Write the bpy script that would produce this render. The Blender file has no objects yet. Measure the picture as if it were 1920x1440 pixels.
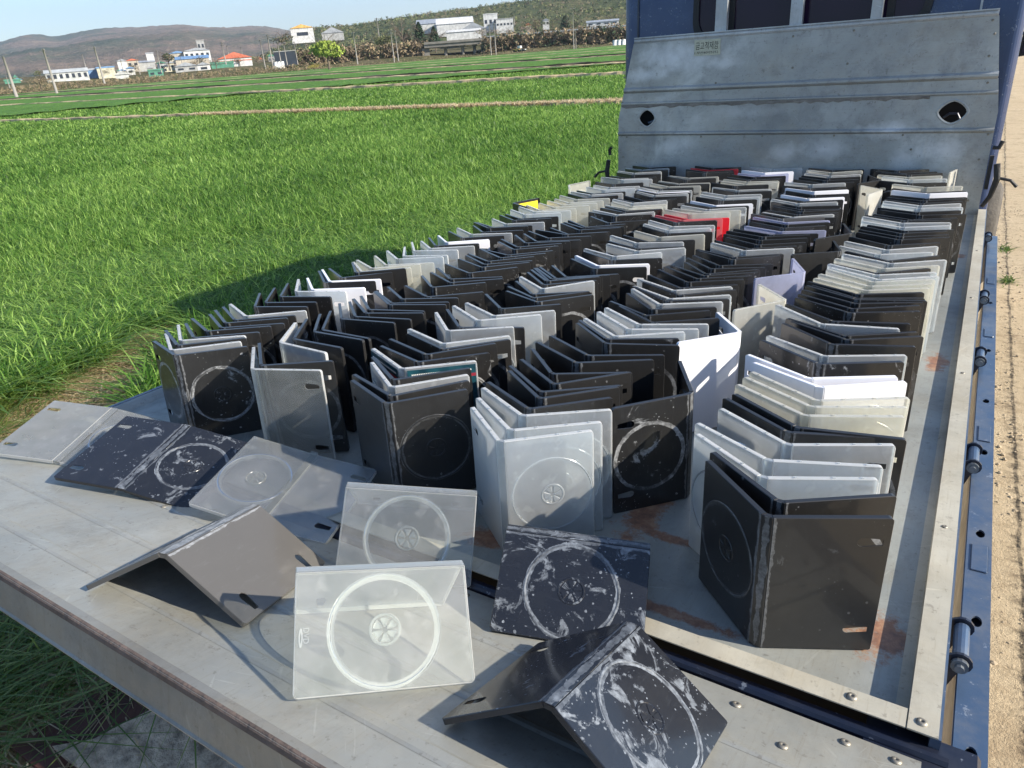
import bpy, bmesh, math, random
import numpy as np
from mathutils import Vector, Matrix
D = bpy.data
S = bpy.context.scene
C = S.collection
rnd = random.Random(7)
npr = np.random.default_rng(11)

# ------------------------------------------------------------------ camera, world, sun
F, CX, CY = 1340.0, 960.0, 720.0            # focal length and centre in photo pixels (1920 wide)
def cd(px, py):
    v = np.array([px-CX, py-CY, F]); return v/np.linalg.norm(v)
def frame(vx, vy):
    X = -cd(*vx); Y = cd(*vy)
    b = X+Y; a = X-Y; a /= np.linalg.norm(a); b -= a*(a@b); b /= np.linalg.norm(b)
    X = (a+b)/2**.5; Y = (b-a)/2**.5
    return np.array([X, Y, np.cross(X, Y)])
RT = frame((-1310, 276), (1879, 88))        # the truck stands on a road that runs slightly downhill
RW = frame((-1310, 267), (1879, 18))        # the level landscape
T3 = RW @ RT.T
TM = Matrix([list(T3[0])+[0], list(T3[1])+[0], list(T3[2])+[0], [0, 0, 0, 1]])
CAM = T3 @ np.array([0, 0, .66])
cam = D.objects.new('camera', D.cameras.new('camera')); C.objects.link(cam)
cols = [RW@np.array([1, 0, 0]), RW@np.array([0, -1, 0]), RW@np.array([0, 0, -1])]
cam.matrix_world = Matrix([[cols[0][i], cols[1][i], cols[2][i], CAM[i]] for i in range(3)]+[[0, 0, 0, 1]])
cam.data.sensor_width = 36; cam.data.lens = 36*F/1920
cam.data.clip_start = .02; cam.data.clip_end = 20000
S.camera = cam
HAZE = 1.15e-4
SUN_AZ, SUN_EL = 11.0, 28.5                 # azimuth from +X towards +Y
w = D.worlds.new('World'); S.world = w; w.use_nodes = True
nt = w.node_tree; nt.nodes.clear()
sky = nt.nodes.new('ShaderNodeTexSky'); sky.sky_type = 'NISHITA'; sky.sun_disc = False
sky.sun_elevation = math.radians(SUN_EL); sky.sun_rotation = math.radians(90-SUN_AZ)
sky.air_density = 1.0; sky.dust_density = .7; sky.ozone_density = 4.5
bg = nt.nodes.new('ShaderNodeBackground'); bg.inputs[1].default_value = .105
wo = nt.nodes.new('ShaderNodeOutputWorld')
nt.links.new(sky.outputs[0], bg.inputs[0]); nt.links.new(bg.outputs[0], wo.inputs[0])
sl = D.lights.new('sun', 'SUN'); sl.energy = 5.0; sl.angle = math.radians(.53); sl.color = (1, .91, .77)
so = D.objects.new('sun', sl); C.objects.link(so)
sd = Vector((math.cos(math.radians(SUN_EL))*math.cos(math.radians(SUN_AZ)), math.cos(math.radians(SUN_EL))*math.sin(math.radians(SUN_AZ)), math.sin(math.radians(SUN_EL))))
so.rotation_mode = 'QUATERNION'; so.rotation_quaternion = sd.to_track_quat('Z', 'Y'); so.location = sd*30
S.view_settings.view_transform = 'Standard'; S.view_settings.look = 'None'
S.view_settings.exposure = 1.0; S.view_settings.gamma = 1.0; S.view_settings.use_curve_mapping = False
S.render.engine = 'CYCLES'
S.cycles.max_bounces = 10; S.cycles.diffuse_bounces = 3; S.cycles.glossy_bounces = 3
S.cycles.transmission_bounces = 4; S.cycles.transparent_max_bounces = 40

# ------------------------------------------------------------------ materials
class NT:
    def __init__(s, name):
        s.m = D.materials.new(name); s.m.use_nodes = True; s.t = s.m.node_tree
        s.t.nodes.clear(); s.o = s.n('ShaderNodeOutputMaterial')
    def n(s, ty, **kw):
        x = s.t.nodes.new(ty)
        for k, v in kw.items():
            if k.startswith('i_'):
                key = k[2:]; x.inputs[int(key) if key.isdigit() else key.replace('_', ' ')].default_value = v
            else: setattr(x, k, v)
        return x
    def l(s, a, b): s.t.links.new(a, b)
    def coord(s, kind='Object', scale=(1, 1, 1), rand=0.0):
        tc = s.n('ShaderNodeTexCoord'); mp = s.n('ShaderNodeMapping'); mp.inputs['Scale'].default_value = scale
        s.l(tc.outputs[kind], mp.inputs[0])
        if rand:
            oi = s.n('ShaderNodeObjectInfo'); mu = s.n('ShaderNodeMath', operation='MULTIPLY', i_1=rand); s.l(oi.outputs['Random'], mu.inputs[0])
            s.l(mu.outputs[0], mp.inputs['Location'])
        return mp.outputs[0]
    def noise(s, vec, scale, detail=4, rough=.6, dist=0.0):
        x = s.n('ShaderNodeTexNoise', i_Scale=scale, i_Detail=detail, i_Roughness=rough, i_Distortion=dist); s.l(vec, x.inputs['Vector']); return x.outputs['Fac']
    def ramp(s, fac, *stops):
        x = s.n('ShaderNodeValToRGB'); e = x.color_ramp.elements
        while len(e) > 1: e.remove(e[-1])
        for i, (p, c) in enumerate(stops):
            el = e[0] if i == 0 else e.new(p)
            el.position = p; el.color = (c if isinstance(c, tuple) else (c, c, c))+(1,) if not (isinstance(c, tuple) and len(c) == 4) else c
        s.l(fac, x.inputs[0]); return x.outputs[0]
    def mix(s, fac, a, b):
        x = s.n('ShaderNodeMix', data_type='RGBA')
        for v, k in ((fac, 0), (a, 6), (b, 7)):
            if isinstance(v, (int, float)): x.inputs[k].default_value = v
            elif isinstance(v, tuple): x.inputs[k].default_value = v+(1,)
            else: s.l(v, x.inputs[k])
        return x.outputs[2]
    def math(s, op, a, b=0.0, clamp=False):
        x = s.n('ShaderNodeMath', operation=op, use_clamp=clamp)
        for v, k in ((a, 0), (b, 1)):
            if isinstance(v, (int, float)): x.inputs[k].default_value = v
            else: s.l(v, x.inputs[k])
        return x.outputs[0]
    def bump(s, h, strength=.3, dist=.01):
        x = s.n('ShaderNodeBump', i_Strength=strength, i_Distance=dist); s.l(h, x.inputs['Height']); return x.outputs[0]
    def pbsdf(s, base, rough=.5, metal=0.0, normal=None, spec=.5, coat=0.0, coat_rough=.1, sss=0):
        x = s.n('ShaderNodeBsdfPrincipled')
        for v, k in ((base, 'Base Color'), (rough, 'Roughness'), (metal, 'Metallic'), (spec, 'Specular IOR Level'), (coat, 'Coat Weight'), (coat_rough, 'Coat Roughness')):
            if isinstance(v, (int, float)): x.inputs[k].default_value = v
            elif isinstance(v, tuple): x.inputs[k].default_value = v+(1,)
            else: s.l(v, x.inputs[k])
        if normal: s.l(normal, x.inputs['Normal'])
        return x.outputs[0]
    def out(s, sh): s.l(sh, s.o.inputs[0]); return s.m

def simple(name, col, rough=.6, metal=0.0, var=.25, scale=8, bump=0.0, bscale=60, kind='Object', coat=0.0, spec=.5):
    t = NT(name); v = t.coord(kind)
    n = t.noise(v, scale, 5)
    a = tuple(c*(1-var) for c in col); b = tuple(min(1, c*(1+var)) for c in col)
    c = t.ramp(n, (.3, a), (.7, b))
    nm = t.bump(t.noise(v, bscale, 4), bump, .01) if bump else None
    return t.out(t.pbsdf(c, rough, metal, nm, spec, coat))

def black_plastic(name, base=(.011, .011, .012), blotch=.58, film=.35, dryc=(.30, .31, .32), vary=1.0, ringon=1.0):
    """black polypropylene in a clear film sleeve: pale patches where the wet film sticks, a pressed disc ring"""
    t = NT(name)
    raw = t.coord('Object'); v = t.coord('Object', rand=37.0)
    sep = t.n('ShaderNodeSeparateXYZ'); t.l(raw, sep.inputs[0])
    ax = t.math('ABSOLUTE', sep.outputs[0]); dx = t.math('SUBTRACT', ax, .0665); dz = t.math('SUBTRACT', sep.outputs[2], .095)
    r = t.math('SQRT', t.math('ADD', t.math('MULTIPLY', dx, dx), t.math('MULTIPLY', dz, dz)))
    wob = t.math('MULTIPLY', t.math('SUBTRACT', t.noise(v, 60, 3), .5), .006)
    r2 = t.math('ADD', r, wob)
    ring = t.math('SUBTRACT', 1, t.math('DIVIDE', t.math('ABSOLUTE', t.math('SUBTRACT', r2, .0585)), .0036), True)
    ring = t.math('MULTIPLY', t.math('GREATER_THAN', ring, .08), t.ramp(t.noise(v, 22, 5, .7), (.38, .12), (.56, .9)))
    hub = t.math('MULTIPLY', t.math('LESS_THAN', r2, .0165), .35)
    big = t.noise(v, 26, 7, .72, .8)
    blob = t.math('MULTIPLY', t.ramp(big, (blotch+.07, 0), (blotch+.12, 1)), .8)
    sp = t.n('ShaderNodeTexVoronoi', feature='F1', i_Scale=170.0, i_Randomness=1.0); t.l(v, sp.inputs['Vector'])
    spots = t.math('MULTIPLY', t.math('LESS_THAN', t.math('ADD', sp.outputs['Distance'], t.math('MULTIPLY', t.noise(v, 200, 2), .4)), .33), t.ramp(t.noise(v, 12, 2), (blotch-.02, 0), (blotch+.03, 1)))
    sp2 = t.n('ShaderNodeTexVoronoi', feature='F1', i_Scale=62.0, i_Randomness=1.0); t.l(v, sp2.inputs['Vector'])
    drops = t.math('MULTIPLY', t.math('LESS_THAN', t.math('ADD', sp2.outputs['Distance'], t.math('MULTIPLY', t.noise(v, 90, 3), .55)), .37), t.ramp(t.noise(v, 7, 1), (blotch-.04, 0), (blotch, 1)))
    oi = t.n('ShaderNodeObjectInfo')
    rr = t.ramp(oi.outputs['Random'], (0, .15), (1, 1.0)) if vary else 1.0
    ringed = t.math('MULTIPLY', ring, t.ramp(oi.outputs['Random'], (.30, .0), (.75, .9)) if vary else ringon)
    # edges near the hinge: the film stays stuck in pale streaks
    st = t.math('MULTIPLY', t.math('LESS_THAN', t.math('ADD', ax, t.math('MULTIPLY', t.noise(v, 45, 3), .012)), .0095), .45)
    scuff = t.math('MULTIPLY', t.ramp(t.noise(t.coord('Object', (9, 1, 2), rand=11.0), 14, 6, .8), (.55, 0), (.8, 1)), .10)
    sm = t.math('MAXIMUM', t.math('MAXIMUM', t.math('MAXIMUM', blob, spots), drops), scuff)
    mask = t.math('MAXIMUM', t.math('MULTIPLY', sm, rr), t.math('MAXIMUM', ringed, st), True)
    only = t.math('LESS_THAN', sep.outputs[1], .0004)      # the film lies on the outer face only
    mask = t.math('MULTIPLY', mask, only)
    grain = t.ramp(t.noise(v, 130, 4, .7), (.35, .3), (.65, 1))
    mask = t.math('MULTIPLY', mask, grain)
    dust = t.math('MULTIPLY', t.noise(v, 30, 6, .7), .028)
    c0 = t.mix(dust, base, (.5, .48, .42))
    c = t.mix(mask, c0, dryc)
    rough = t.ramp(mask, (0, film), (1, .6))
    nm = t.bump(t.math('ADD', t.math('MULTIPLY', t.noise(v, 9, 2), .8), t.math('MULTIPLY', mask, .2)), .10, .01)
    return t.out(t.pbsdf(c, rough, 0, nm, .45, .32, .07))

def clear_plastic(name, tint=(.90, .95, .97), diff=(.86, .90, .90), clear=.5, dust=.35):
    """frosted polypropylene: see-through when faced, milky at a slant, glossy skin"""
    t = NT(name); v = t.coord('Object', rand=31.0)
    tr = t.n('ShaderNodeBsdfTransparent'); tr.inputs[0].default_value = tint+(1,)
    n1 = t.noise(v, 16, 4, .6); n2 = t.noise(v, 120, 3); n3 = t.noise(v, 45, 2)
    c = t.mix(t.ramp(n1, (.35, 0), (.75, 1)), diff, tuple(min(1, x*1.12) for x in diff))
    df = t.n('ShaderNodeBsdfDiffuse'); t.l(c, df.inputs[0])
    tl = t.n('ShaderNodeBsdfTranslucent'); t.l(c, tl.inputs[0])
    m1 = t.n('ShaderNodeMixShader', i_Fac=.6); t.l(df.outputs[0], m1.inputs[1]); t.l(tl.outputs[0], m1.inputs[2])
    lw = t.n('ShaderNodeLayerWeight', i_Blend=.5)
    a = t.math('ADD', t.ramp(n1, (.3, clear), (.8, clear-.10)), t.ramp(n2, (.62, 0), (.9, -dust*.06)))
    a = t.math('SUBTRACT', a, t.math('MULTIPLY', t.ramp(n3, (.30, 1), (.40, 0)), .06))
    a = t.math('MULTIPLY', a, t.ramp(lw.outputs['Facing'], (.35, 1.0), (.92, .30)), True)
    m2 = t.n('ShaderNodeMixShader'); t.l(a, m2.inputs[0]); t.l(m1.outputs[0], m2.inputs[1]); t.l(tr.outputs[0], m2.inputs[2])
    nm = t.bump(n1, .06, .01)
    gl = t.n('ShaderNodeBsdfGlossy', i_Roughness=.2); t.l(nm, gl.inputs['Normal'])
    fr = t.n('ShaderNodeFresnel', i_IOR=1.5); t.l(nm, fr.inputs['Normal'])
    fm = t.math('MULTIPLY', fr.outputs[0], .8)
    m3 = t.n('ShaderNodeMixShader'); t.l(fm, m3.inputs[0]); t.l(m2.outputs[0], m3.inputs[1]); t.l(gl.outputs[0], m3.inputs[2])
    return t.out(m3.outputs[0])

CM = dict(
    k=black_plastic('black_case_plastic'),
    K=black_plastic('spotted_black_case_plastic', blotch=.53, film=.3, dryc=(.36, .37, .38), vary=0),
    D=black_plastic('navy_black_case_plastic', base=(.007, .009, .015), blotch=.495, film=.2, dryc=(.25, .28, .32), vary=0),
    D2=black_plastic('navy_black_cover_plastic', base=(.009, .010, .015), blotch=.53, film=.22, dryc=(.27, .30, .34), vary=0, ringon=0.0),
    g2=black_plastic('grey_cover_plastic', base=(.082, .078, .073), blotch=.70, film=.35, dryc=(.45, .48, .52), vary=0, ringon=0.0),
    g=black_plastic('grey_case_plastic', base=(.075, .072, .068), blotch=.70, film=.35, dryc=(.50, .53, .56), vary=0),
    t=clear_plastic('clear_case_plastic', diff=(.97, .98, .98), clear=.73),
    t3=clear_plastic('frosted_ring_plastic', diff=(.95, .96, .94), clear=.30), A3=clear_plastic('frosted_hub_plastic', diff=(.95, .96, .93), clear=.40), c3=clear_plastic('milky_ring_plastic', diff=(.90, .88, .80), clear=.40),
    A=clear_plastic('front_clear_case_plastic', tint=(.95, .97, .96), diff=(.91, .93, .89), clear=.885),
    c=clear_plastic('milky_case_plastic', (.95, .95, .90), (.96, .94, .86), .66),
    v=clear_plastic('lilac_case_plastic', (.80, .83, .95), (.68, .70, .86), .5),
    p=clear_plastic('pink_case_plastic', (.95, .5, .5), (.86, .30, .32), .3),
    w=simple('white_case_plastic', (.80, .80, .84), .35, var=.05, coat=.3),
    r=simple('red_case_plastic', (.62, .015, .025), .3, var=.08, coat=.4))

def galv(name, base=(.40, .43, .43), rusts=(), wipes=(), white=.5, metal=.55, streak=(30, 1.5, 1), warm=0.0, rough=.42):
    """galvanised sheet: dull zinc with wiped bright patches, scrapes in two directions, grime"""
    t = NT(name); v = t.coord('Object')
    n1 = t.noise(v, 2.6, 7, .62, .6); n2 = t.noise(v, 11, 7, .75, .3); n4 = t.noise(v, 95, 4, .7)
    vs = t.coord('Object', streak); n3 = t.noise(vs, 7, 6, .8)
    sc = None
    for k, ang in enumerate((.35, -.8, 1.3)):
        tc = t.n('ShaderNodeTexCoord'); mp = t.n('ShaderNodeMapping'); mp.inputs['Rotation'].default_value = (ang*.5, 0, ang) if streak[2] < 5 else (0, ang, 0)
        m2_ = t.n('ShaderNodeMapping'); m2_.inputs['Scale'].default_value = (190, 7, 30) if streak[2] < 5 else (7, 30, 190)
        t.l(tc.outputs['Object'], mp.inputs[0]); t.l(mp.outputs[0], m2_.inputs[0])
        g = t.math('MULTIPLY', t.ramp(t.noise(m2_.outputs[0], 1.0, 2, .5), (.66, 0), (.70, 1)), t.ramp(t.noise(v, 5+k*2, 3), (.50, 0), (.62, 1)))
        sc = g if sc is None else t.math('MAXIMUM', sc, g)
    c = t.mix(t.ramp(n1, (.32, 0), (.68, 1)), tuple(x*.72 for x in base), tuple(min(1, x*1.12) for x in base))
    c = t.mix(t.math('MULTIPLY', t.ramp(n1, (.60, 0), (.72, 1)), white*.55), c, tuple(min(1, x*1.7) for x in base))
    c = t.mix(t.math('MULTIPLY', t.ramp(n2, (.50, 0), (.66, 1)), .45), c, tuple(x*.55 for x in base))
    c = t.mix(t.math('MULTIPLY', t.ramp(n3, (.54, 0), (.66, 1)), .35), c, (base[0]*.62, base[1]*.56, base[2]*.48))
    c = t.mix(t.math('MULTIPLY', sc, .22), c, tuple(min(1, x*1.6) for x in base))
    c = t.mix(t.math('MULTIPLY', t.ramp(n4, (.60, 0), (.68, 1)), .35), c, (.09, .075, .06))
    c = t.mix(t.math('MULTIPLY', t.ramp(t.noise(v, 5, 5, .7), (.46, 0), (.7, 1)), .22+warm), c, (.36, .29, .18))
    rw_ = t.coord('Object')
    for (x, y, z, rx, ry, rz, amt) in wipes:
        sub = t.n('ShaderNodeVectorMath', operation='SUBTRACT'); t.l(rw_, sub.inputs[0]); sub.inputs[1].default_value = (x, y, z)
        dv = t.n('ShaderNodeVectorMath', operation='DIVIDE'); t.l(sub.outputs[0], dv.inputs[0]); dv.inputs[1].default_value = (rx, ry, rz)
        ln = t.n('ShaderNodeVectorMath', operation='LENGTH'); t.l(dv.outputs[0], ln.inputs[0])
        q = t.math('ADD', ln.outputs['Value'], t.math('MULTIPLY', t.math('SUBTRACT', t.noise(rw_, 11, 6, .7), .5), 2.2))
        c = t.mix(t.math('MULTIPLY', t.math('SUBTRACT', 1.1, q, True), amt, True), c, (.66, .67, .68))
    drips = t.ramp(t.noise(v, 31, 4, .8), (.63, 0), (.68, 1)); c = t.mix(t.math('MULTIPLY', drips, .4), c, (.13, .11, .09))
    rm = None
    raw = t.coord('Object')
    for (x, y, z, rx, ry, rz) in rusts:
        sub = t.n('ShaderNodeVectorMath', operation='SUBTRACT'); t.l(raw, sub.inputs[0]); sub.inputs[1].default_value = (x, y, z)
        dv = t.n('ShaderNodeVectorMath', operation='DIVIDE'); t.l(sub.outputs[0], dv.inputs[0]); dv.inputs[1].default_value = (rx, ry, rz)
        ln = t.n('ShaderNodeVectorMath', operation='LENGTH'); t.l(dv.outputs[0], ln.inputs[0])
        q = t.math('ADD', ln.outputs['Value'], t.math('MULTIPLY', t.math('SUBTRACT', t.noise(raw, 26, 6, .8), .5), 3.0))
        k = t.math('SUBTRACT', 1, t.math('MULTIPLY', t.math('SUBTRACT', q, .55), 2.6), True)
        rm = k if rm is None else t.math('MAXIMUM', rm, k)
    mt = metal
    if rm is not None:
        rc = t.ramp(t.noise(raw, 45, 5, .7), (.3, (.12, .05, .03)), (.5, (.27, .12, .06)), (.7, (.42, .26, .15)))
        c = t.mix(t.math('MULTIPLY', rm, .9), c, rc)
        mt = t.math('MULTIPLY', t.math('SUBTRACT', 1, rm), metal)
    nm = t.bump(t.math('ADD', t.noise(v, 9, 3), t.math('MULTIPLY', n4, .12)), .25, .01)
    return t.out(t.pbsdf(c, t.ramp(n2, (.3, rough-.08), (.7, rough+.16)), mt, nm, .5))

M_bed = galv('bed_sheet_metal', (.365, .38, .355), rusts=[(.0, .81, 0, .05, .05, .5), (-.36, .93, 0, .035, .12, .5), (-.005, 1.80, 0, .03, .07, .5), (-.555, .75, 0, .05, .03, .5), (-.25, .725, 0, .12, .012, .5), (-.52, .80, 0, .03, .05, .5), (-.30, .88, 0, .10, .014, .5), (.0, 2.9, 0, .02, .04, .5), (-.62, .68, 0, .12, .012, .5)], metal=.35, rough=.46)
M_tail = galv('tailgate_sheet_metal', (.365, .372, .345), rusts=[(-.05, .60, .01, .05, .008, .5), (-.14, .59, .01, .02, .02, .5), (-1.0, .42, .05, .05, .015, .5)], white=.6, metal=.35, warm=.08, rough=.46)
M_head = galv('headboard_sheet_metal', (.40, .41, .40), white=.8, wipes=[(-1.36, 3.7, .70, .20, 5, .07, 1.0), (-1.50, 3.7, .63, .10, 5, .04, .8), (-1.1, 3.7, .66, .08, 5, .03, .6), (-1.33, 3.7, .29, .10, 5, .05, .5), (-.62, 3.7, .27, .12, 5, .05, .6), (-.36, 3.7, .35, .16, 5, .04, .9), (-.14, 3.7, .27, .12, 5, .05, .7), (-.80, 3.7, .25, .08, 5, .04, .4), (-.28, 3.7, .22, .07, 5, .05, .6), (-.95, 3.7, .44, .2, 5, .03, .3)], metal=.4, streak=(1.5, 1, 30), rough=.42)
M_lip = galv('bed_lip_metal', (.52, .49, .40), white=.3, metal=.2, warm=.18)
M_zinc = galv('zinc_bar_metal', (.50, .53, .55), white=.2, metal=.4)
M_rustedge = simple('rusty_edge_strip', (.095, .072, .062), .8, var=.5, scale=25, bump=.4)
M_grimy = galv('grimy_edge_metal', (.27, .27, .25), white=.3, metal=.3, streak=(20, 1, 1), warm=.1)
def paint(name, col, dirt=.25, rough=.35):
    t = NT(name); v = t.coord('Object')
    c = t.mix(t.math('MULTIPLY', t.ramp(t.noise(v, 9, 6, .7), (.45, 0), (.8, 1)), dirt), col, (.26, .24, .20))
    c = t.mix(t.math('MULTIPLY', t.ramp(t.noise(v, 60, 4, .7), (.64, 0), (.68, 1)), .5), c, (.30, .34, .40))
    return t.out(t.pbsdf(c, t.ramp(t.noise(v, 14, 4), (.3, rough-.06), (.8, rough+.2)), .25, t.bump(t.noise(v, 120, 3), .05, .005), .5, .35, .1))
M_blue = paint('blue_truck_paint', (.052, .092, .165), .55, .42)
M_cab = paint('cab_blue_paint', (.018, .042, .12), .03, .28)
M_bluedark = paint('grimy_blue_paint', (.009, .014, .032), .12)
M_rubber = simple('black_rubber', (.012, .012, .013), .55, var=.4, bump=.3)
M_tyre = simple('dusty_tyre_rubber', (.085, .075, .062), .85, var=.4, bump=.5)
M_rim = simple('rusty_wheel_rim', (.16, .09, .06), .6, var=.4, scale=20)
M_steel = simple('dull_bolt_steel', (.18, .20, .22), .42, .7, var=.3, scale=60)
M_glass = NT('dark_window_glass'); M_glass = M_glass.out(M_glass.pbsdf((.022, .012, .032), .06, 0, None, .22, 0))
M_dark = simple('dark_cavity', (.006, .006, .008), .9)
M_label = simple('yellowed_label_paper', (.50, .50, .38), .6, var=.1, scale=60)
M_ink = simple('black_ink', (.02, .02, .02), .6)
M_leather = simple('wrinkled_black_leather', (.02, .02, .02), .32, var=.4, scale=30, bump=.9, bscale=45, coat=.3)

# ground materials
def sand_mat():
    t = NT('sandy_road_surface'); v = t.coord('Object')
    n = t.noise(v, 1.1, 7, .7); n2 = t.noise(v, 22, 6, .75); n3 = t.noise(v, 130, 4, .8)
    c = t.ramp(n, (.25, (.50, .385, .24)), (.75, (.62, .50, .33)))
    c = t.mix(t.ramp(n2, (.50, 0), (.68, .6)), c, (.30, .22, .13))
    c = t.mix(t.math('MULTIPLY', t.ramp(t.noise(v, 3.5, 6, .8), (.52, 0), (.66, 1)), .6), c, (.28, .20, .12))
    c = t.mix(t.ramp(n3, (.58, 0), (.70, .6)), c, (.16, .12, .08))
    sep = t.n('ShaderNodeSeparateXYZ'); t.l(v, sep.inputs[0])
    wx = t.math('ADD', sep.outputs[0], t.math('MULTIPLY', t.math('SUBTRACT', t.noise(v, 3, 6, .75), .5), .05))
    cr = t.math('SUBTRACT', 1, t.math('DIVIDE', t.math('ABSOLUTE', t.math('SUBTRACT', wx, .335)), .011), True)
    cr2 = t.math('MULTIPLY', t.math('SUBTRACT', 1, t.math('DIVIDE', t.math('ABSOLUTE', t.math('SUBTRACT', wx, .33)), .035), True), t.ramp(n2, (.48, 0), (.58, .7)))
    c = t.mix(t.math('MAXIMUM', t.math('MULTIPLY', t.ramp(cr, (.2, 0), (.6, 1)), t.ramp(n2, (.4, .4), (.6, 1))), cr2), c, (.05, .042, .032))
    return t.out(t.pbsdf(c, .9, 0, t.bump(t.math('ADD', n2, n3), .7, .015), .2))
M_sand = sand_mat()
def soil_mat():
    t = NT('field_soil'); v = t.coord('Object')
    n = t.noise(v, .9, 7, .7); n2 = t.noise(v, 9, 7, .75); n3 = t.noise(v, 40, 5, .8)
    c = t.ramp(n, (.3, (.075, .055, .033)), (.7, (.17, .13, .075)))
    c = t.mix(t.ramp(n2, (.5, 0), (.7, .6)), c, (.20, .155, .085))
    c = t.mix(t.ramp(n3, (.55, 0), (.7, .5)), c, (.03, .022, .015))
    return t.out(t.pbsdf(c, .95, 0, t.bump(t.math('ADD', n2, n3), .8, .03), .1))
M_soil = soil_mat()
def farfield_mat():
    t = NT('far_wheat_field'); v = t.coord('Object', (1, 1, 1))
    n = t.noise(v, .06, 6, .7); n2 = t.noise(v, 1.6, 7, .8); n3 = t.noise(v, 5, 5, .8)
    c = t.ramp(n, (.3, (.085, .195, .026)), (.7, (.125, .26, .04)))
    c = t.mix(t.ramp(n2, (.42, .0), (.66, .85)), c, (.045, .11, .018))
    c = t.mix(t.ramp(n3, (.55, 0), (.75, .6)), c, (.17, .31, .07))
    return t.out(t.pbsdf(c, .8, 0, t.bump(t.math('ADD', n2, n3), 1.0, .15), .2))
M_far = farfield_mat()
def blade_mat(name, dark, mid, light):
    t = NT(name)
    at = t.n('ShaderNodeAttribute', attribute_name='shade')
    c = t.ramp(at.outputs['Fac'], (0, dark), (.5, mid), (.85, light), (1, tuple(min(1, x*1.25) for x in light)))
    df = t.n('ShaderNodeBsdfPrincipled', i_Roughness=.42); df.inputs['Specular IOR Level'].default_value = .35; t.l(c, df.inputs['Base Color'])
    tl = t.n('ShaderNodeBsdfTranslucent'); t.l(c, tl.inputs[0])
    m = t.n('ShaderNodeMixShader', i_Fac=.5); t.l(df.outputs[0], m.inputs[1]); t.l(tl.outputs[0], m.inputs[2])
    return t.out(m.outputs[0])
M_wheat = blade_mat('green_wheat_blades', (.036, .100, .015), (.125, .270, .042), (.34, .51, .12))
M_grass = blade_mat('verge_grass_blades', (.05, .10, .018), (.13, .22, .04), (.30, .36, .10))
M_straw = blade_mat('dry_straw', (.30, .22, .12), (.58, .46, .28), (.78, .67, .47))
M_conc = simple('rough_concrete', (.42, .34, .25), .9, var=.6, scale=30, bump=1.0, bscale=90)
M_board = simple('dark_brown_board', (.085, .032, .022), .8, var=.4, scale=10, bump=.3)

# ------------------------------------------------------------------ object helpers
def me(name, bm, mat, smooth=False):
    m = D.meshes.new(name); bm.normal_update(); bm.to_mesh(m); bm.free()
    if smooth:
        for p in m.polygons: p.use_smooth = True
    if mat: m.materials.append(mat)
    return m
def link(name, data, parent=None, mw=None):
    o = D.objects.new(name, data); C.objects.link(o)
    if mw is not None: o.matrix_world = mw
    if parent: o.parent = parent
    return o
def empty(name, mw=None):
    o = D.objects.new(name, None); o.empty_display_size = .05; C.objects.link(o)
    if mw is not None: o.matrix_world = mw
    return o
def tag(o, label=None, cat=None, group=None, kind=None):
    if label: o['label'] = label
    if cat: o['category'] = cat
    if group: o['group'] = group
    if kind: o['kind'] = kind
    return o
def box(bm, x0, x1, y0, y1, z0, z1, bev=0.0, seg=1):
    r = bmesh.ops.create_cube(bm, size=1)
    for v in r['verts']:
        v.co = Vector((x0+(v.co.x+.5)*(x1-x0), y0+(v.co.y+.5)*(y1-y0), z0+(v.co.z+.5)*(z1-z0)))
    if bev:
        es = list({e for v in r['verts'] for e in v.link_edges})
        bmesh.ops.bevel(bm, geom=es, offset=bev, segments=seg, affect='EDGES', profile=.5)
    return bm
def boxo(name, dims, mat, parent=None, mw=None, bev=0.0, seg=1):
    bm = bmesh.new(); box(bm, *dims, bev=bev, seg=seg); return link(name, me(name, bm, mat), parent, mw)
def tube(bm, pts, r, n=8, caps=True):
    pts = [Vector(p) for p in pts]; rs = r if isinstance(r, (list, tuple)) else [r]*len(pts)
    rings = []; up = Vector((.13, .31, .94)).normalized()
    for i, p in enumerate(pts):
        d = (pts[min(i+1, len(pts)-1)]-pts[max(i-1, 0)]).normalized()
        if abs(d.dot(up)) > .98: up = Vector((1, 0, 0))
        a = d.cross(up).normalized(); b = d.cross(a)
        rings.append([bm.verts.new(p+rs[i]*(math.cos(2*math.pi*k/n)*a+math.sin(2*math.pi*k/n)*b)) for k in range(n)])
    for i in range(len(rings)-1):
        for k in range(n):
            bm.faces.new((rings[i][k], rings[i][(k+1) % n], rings[i+1][(k+1) % n], rings[i+1][k]))
    if caps:
        bm.faces.new(rings[0]); bm.faces.new(rings[-1][::-1])
def prism(bm, poly, axis, a, b):
    """polygon in the two other axes extruded along axis from a to b"""
    def P(u, v, t):
        return Vector({'x': (t, u, v), 'y': (u, t, v), 'z': (u, v, t)}[axis])
    r0 = [bm.verts.new(P(u, v, a)) for u, v in poly]; r1 = [bm.verts.new(P(u, v, b)) for u, v in poly]
    n = len(poly)
    for i in range(n): bm.faces.new((r0[i], r0[(i+1) % n], r1[(i+1) % n], r1[i]))
    bm.faces.new(r0[::-1]); bm.faces.new(r1)
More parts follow.
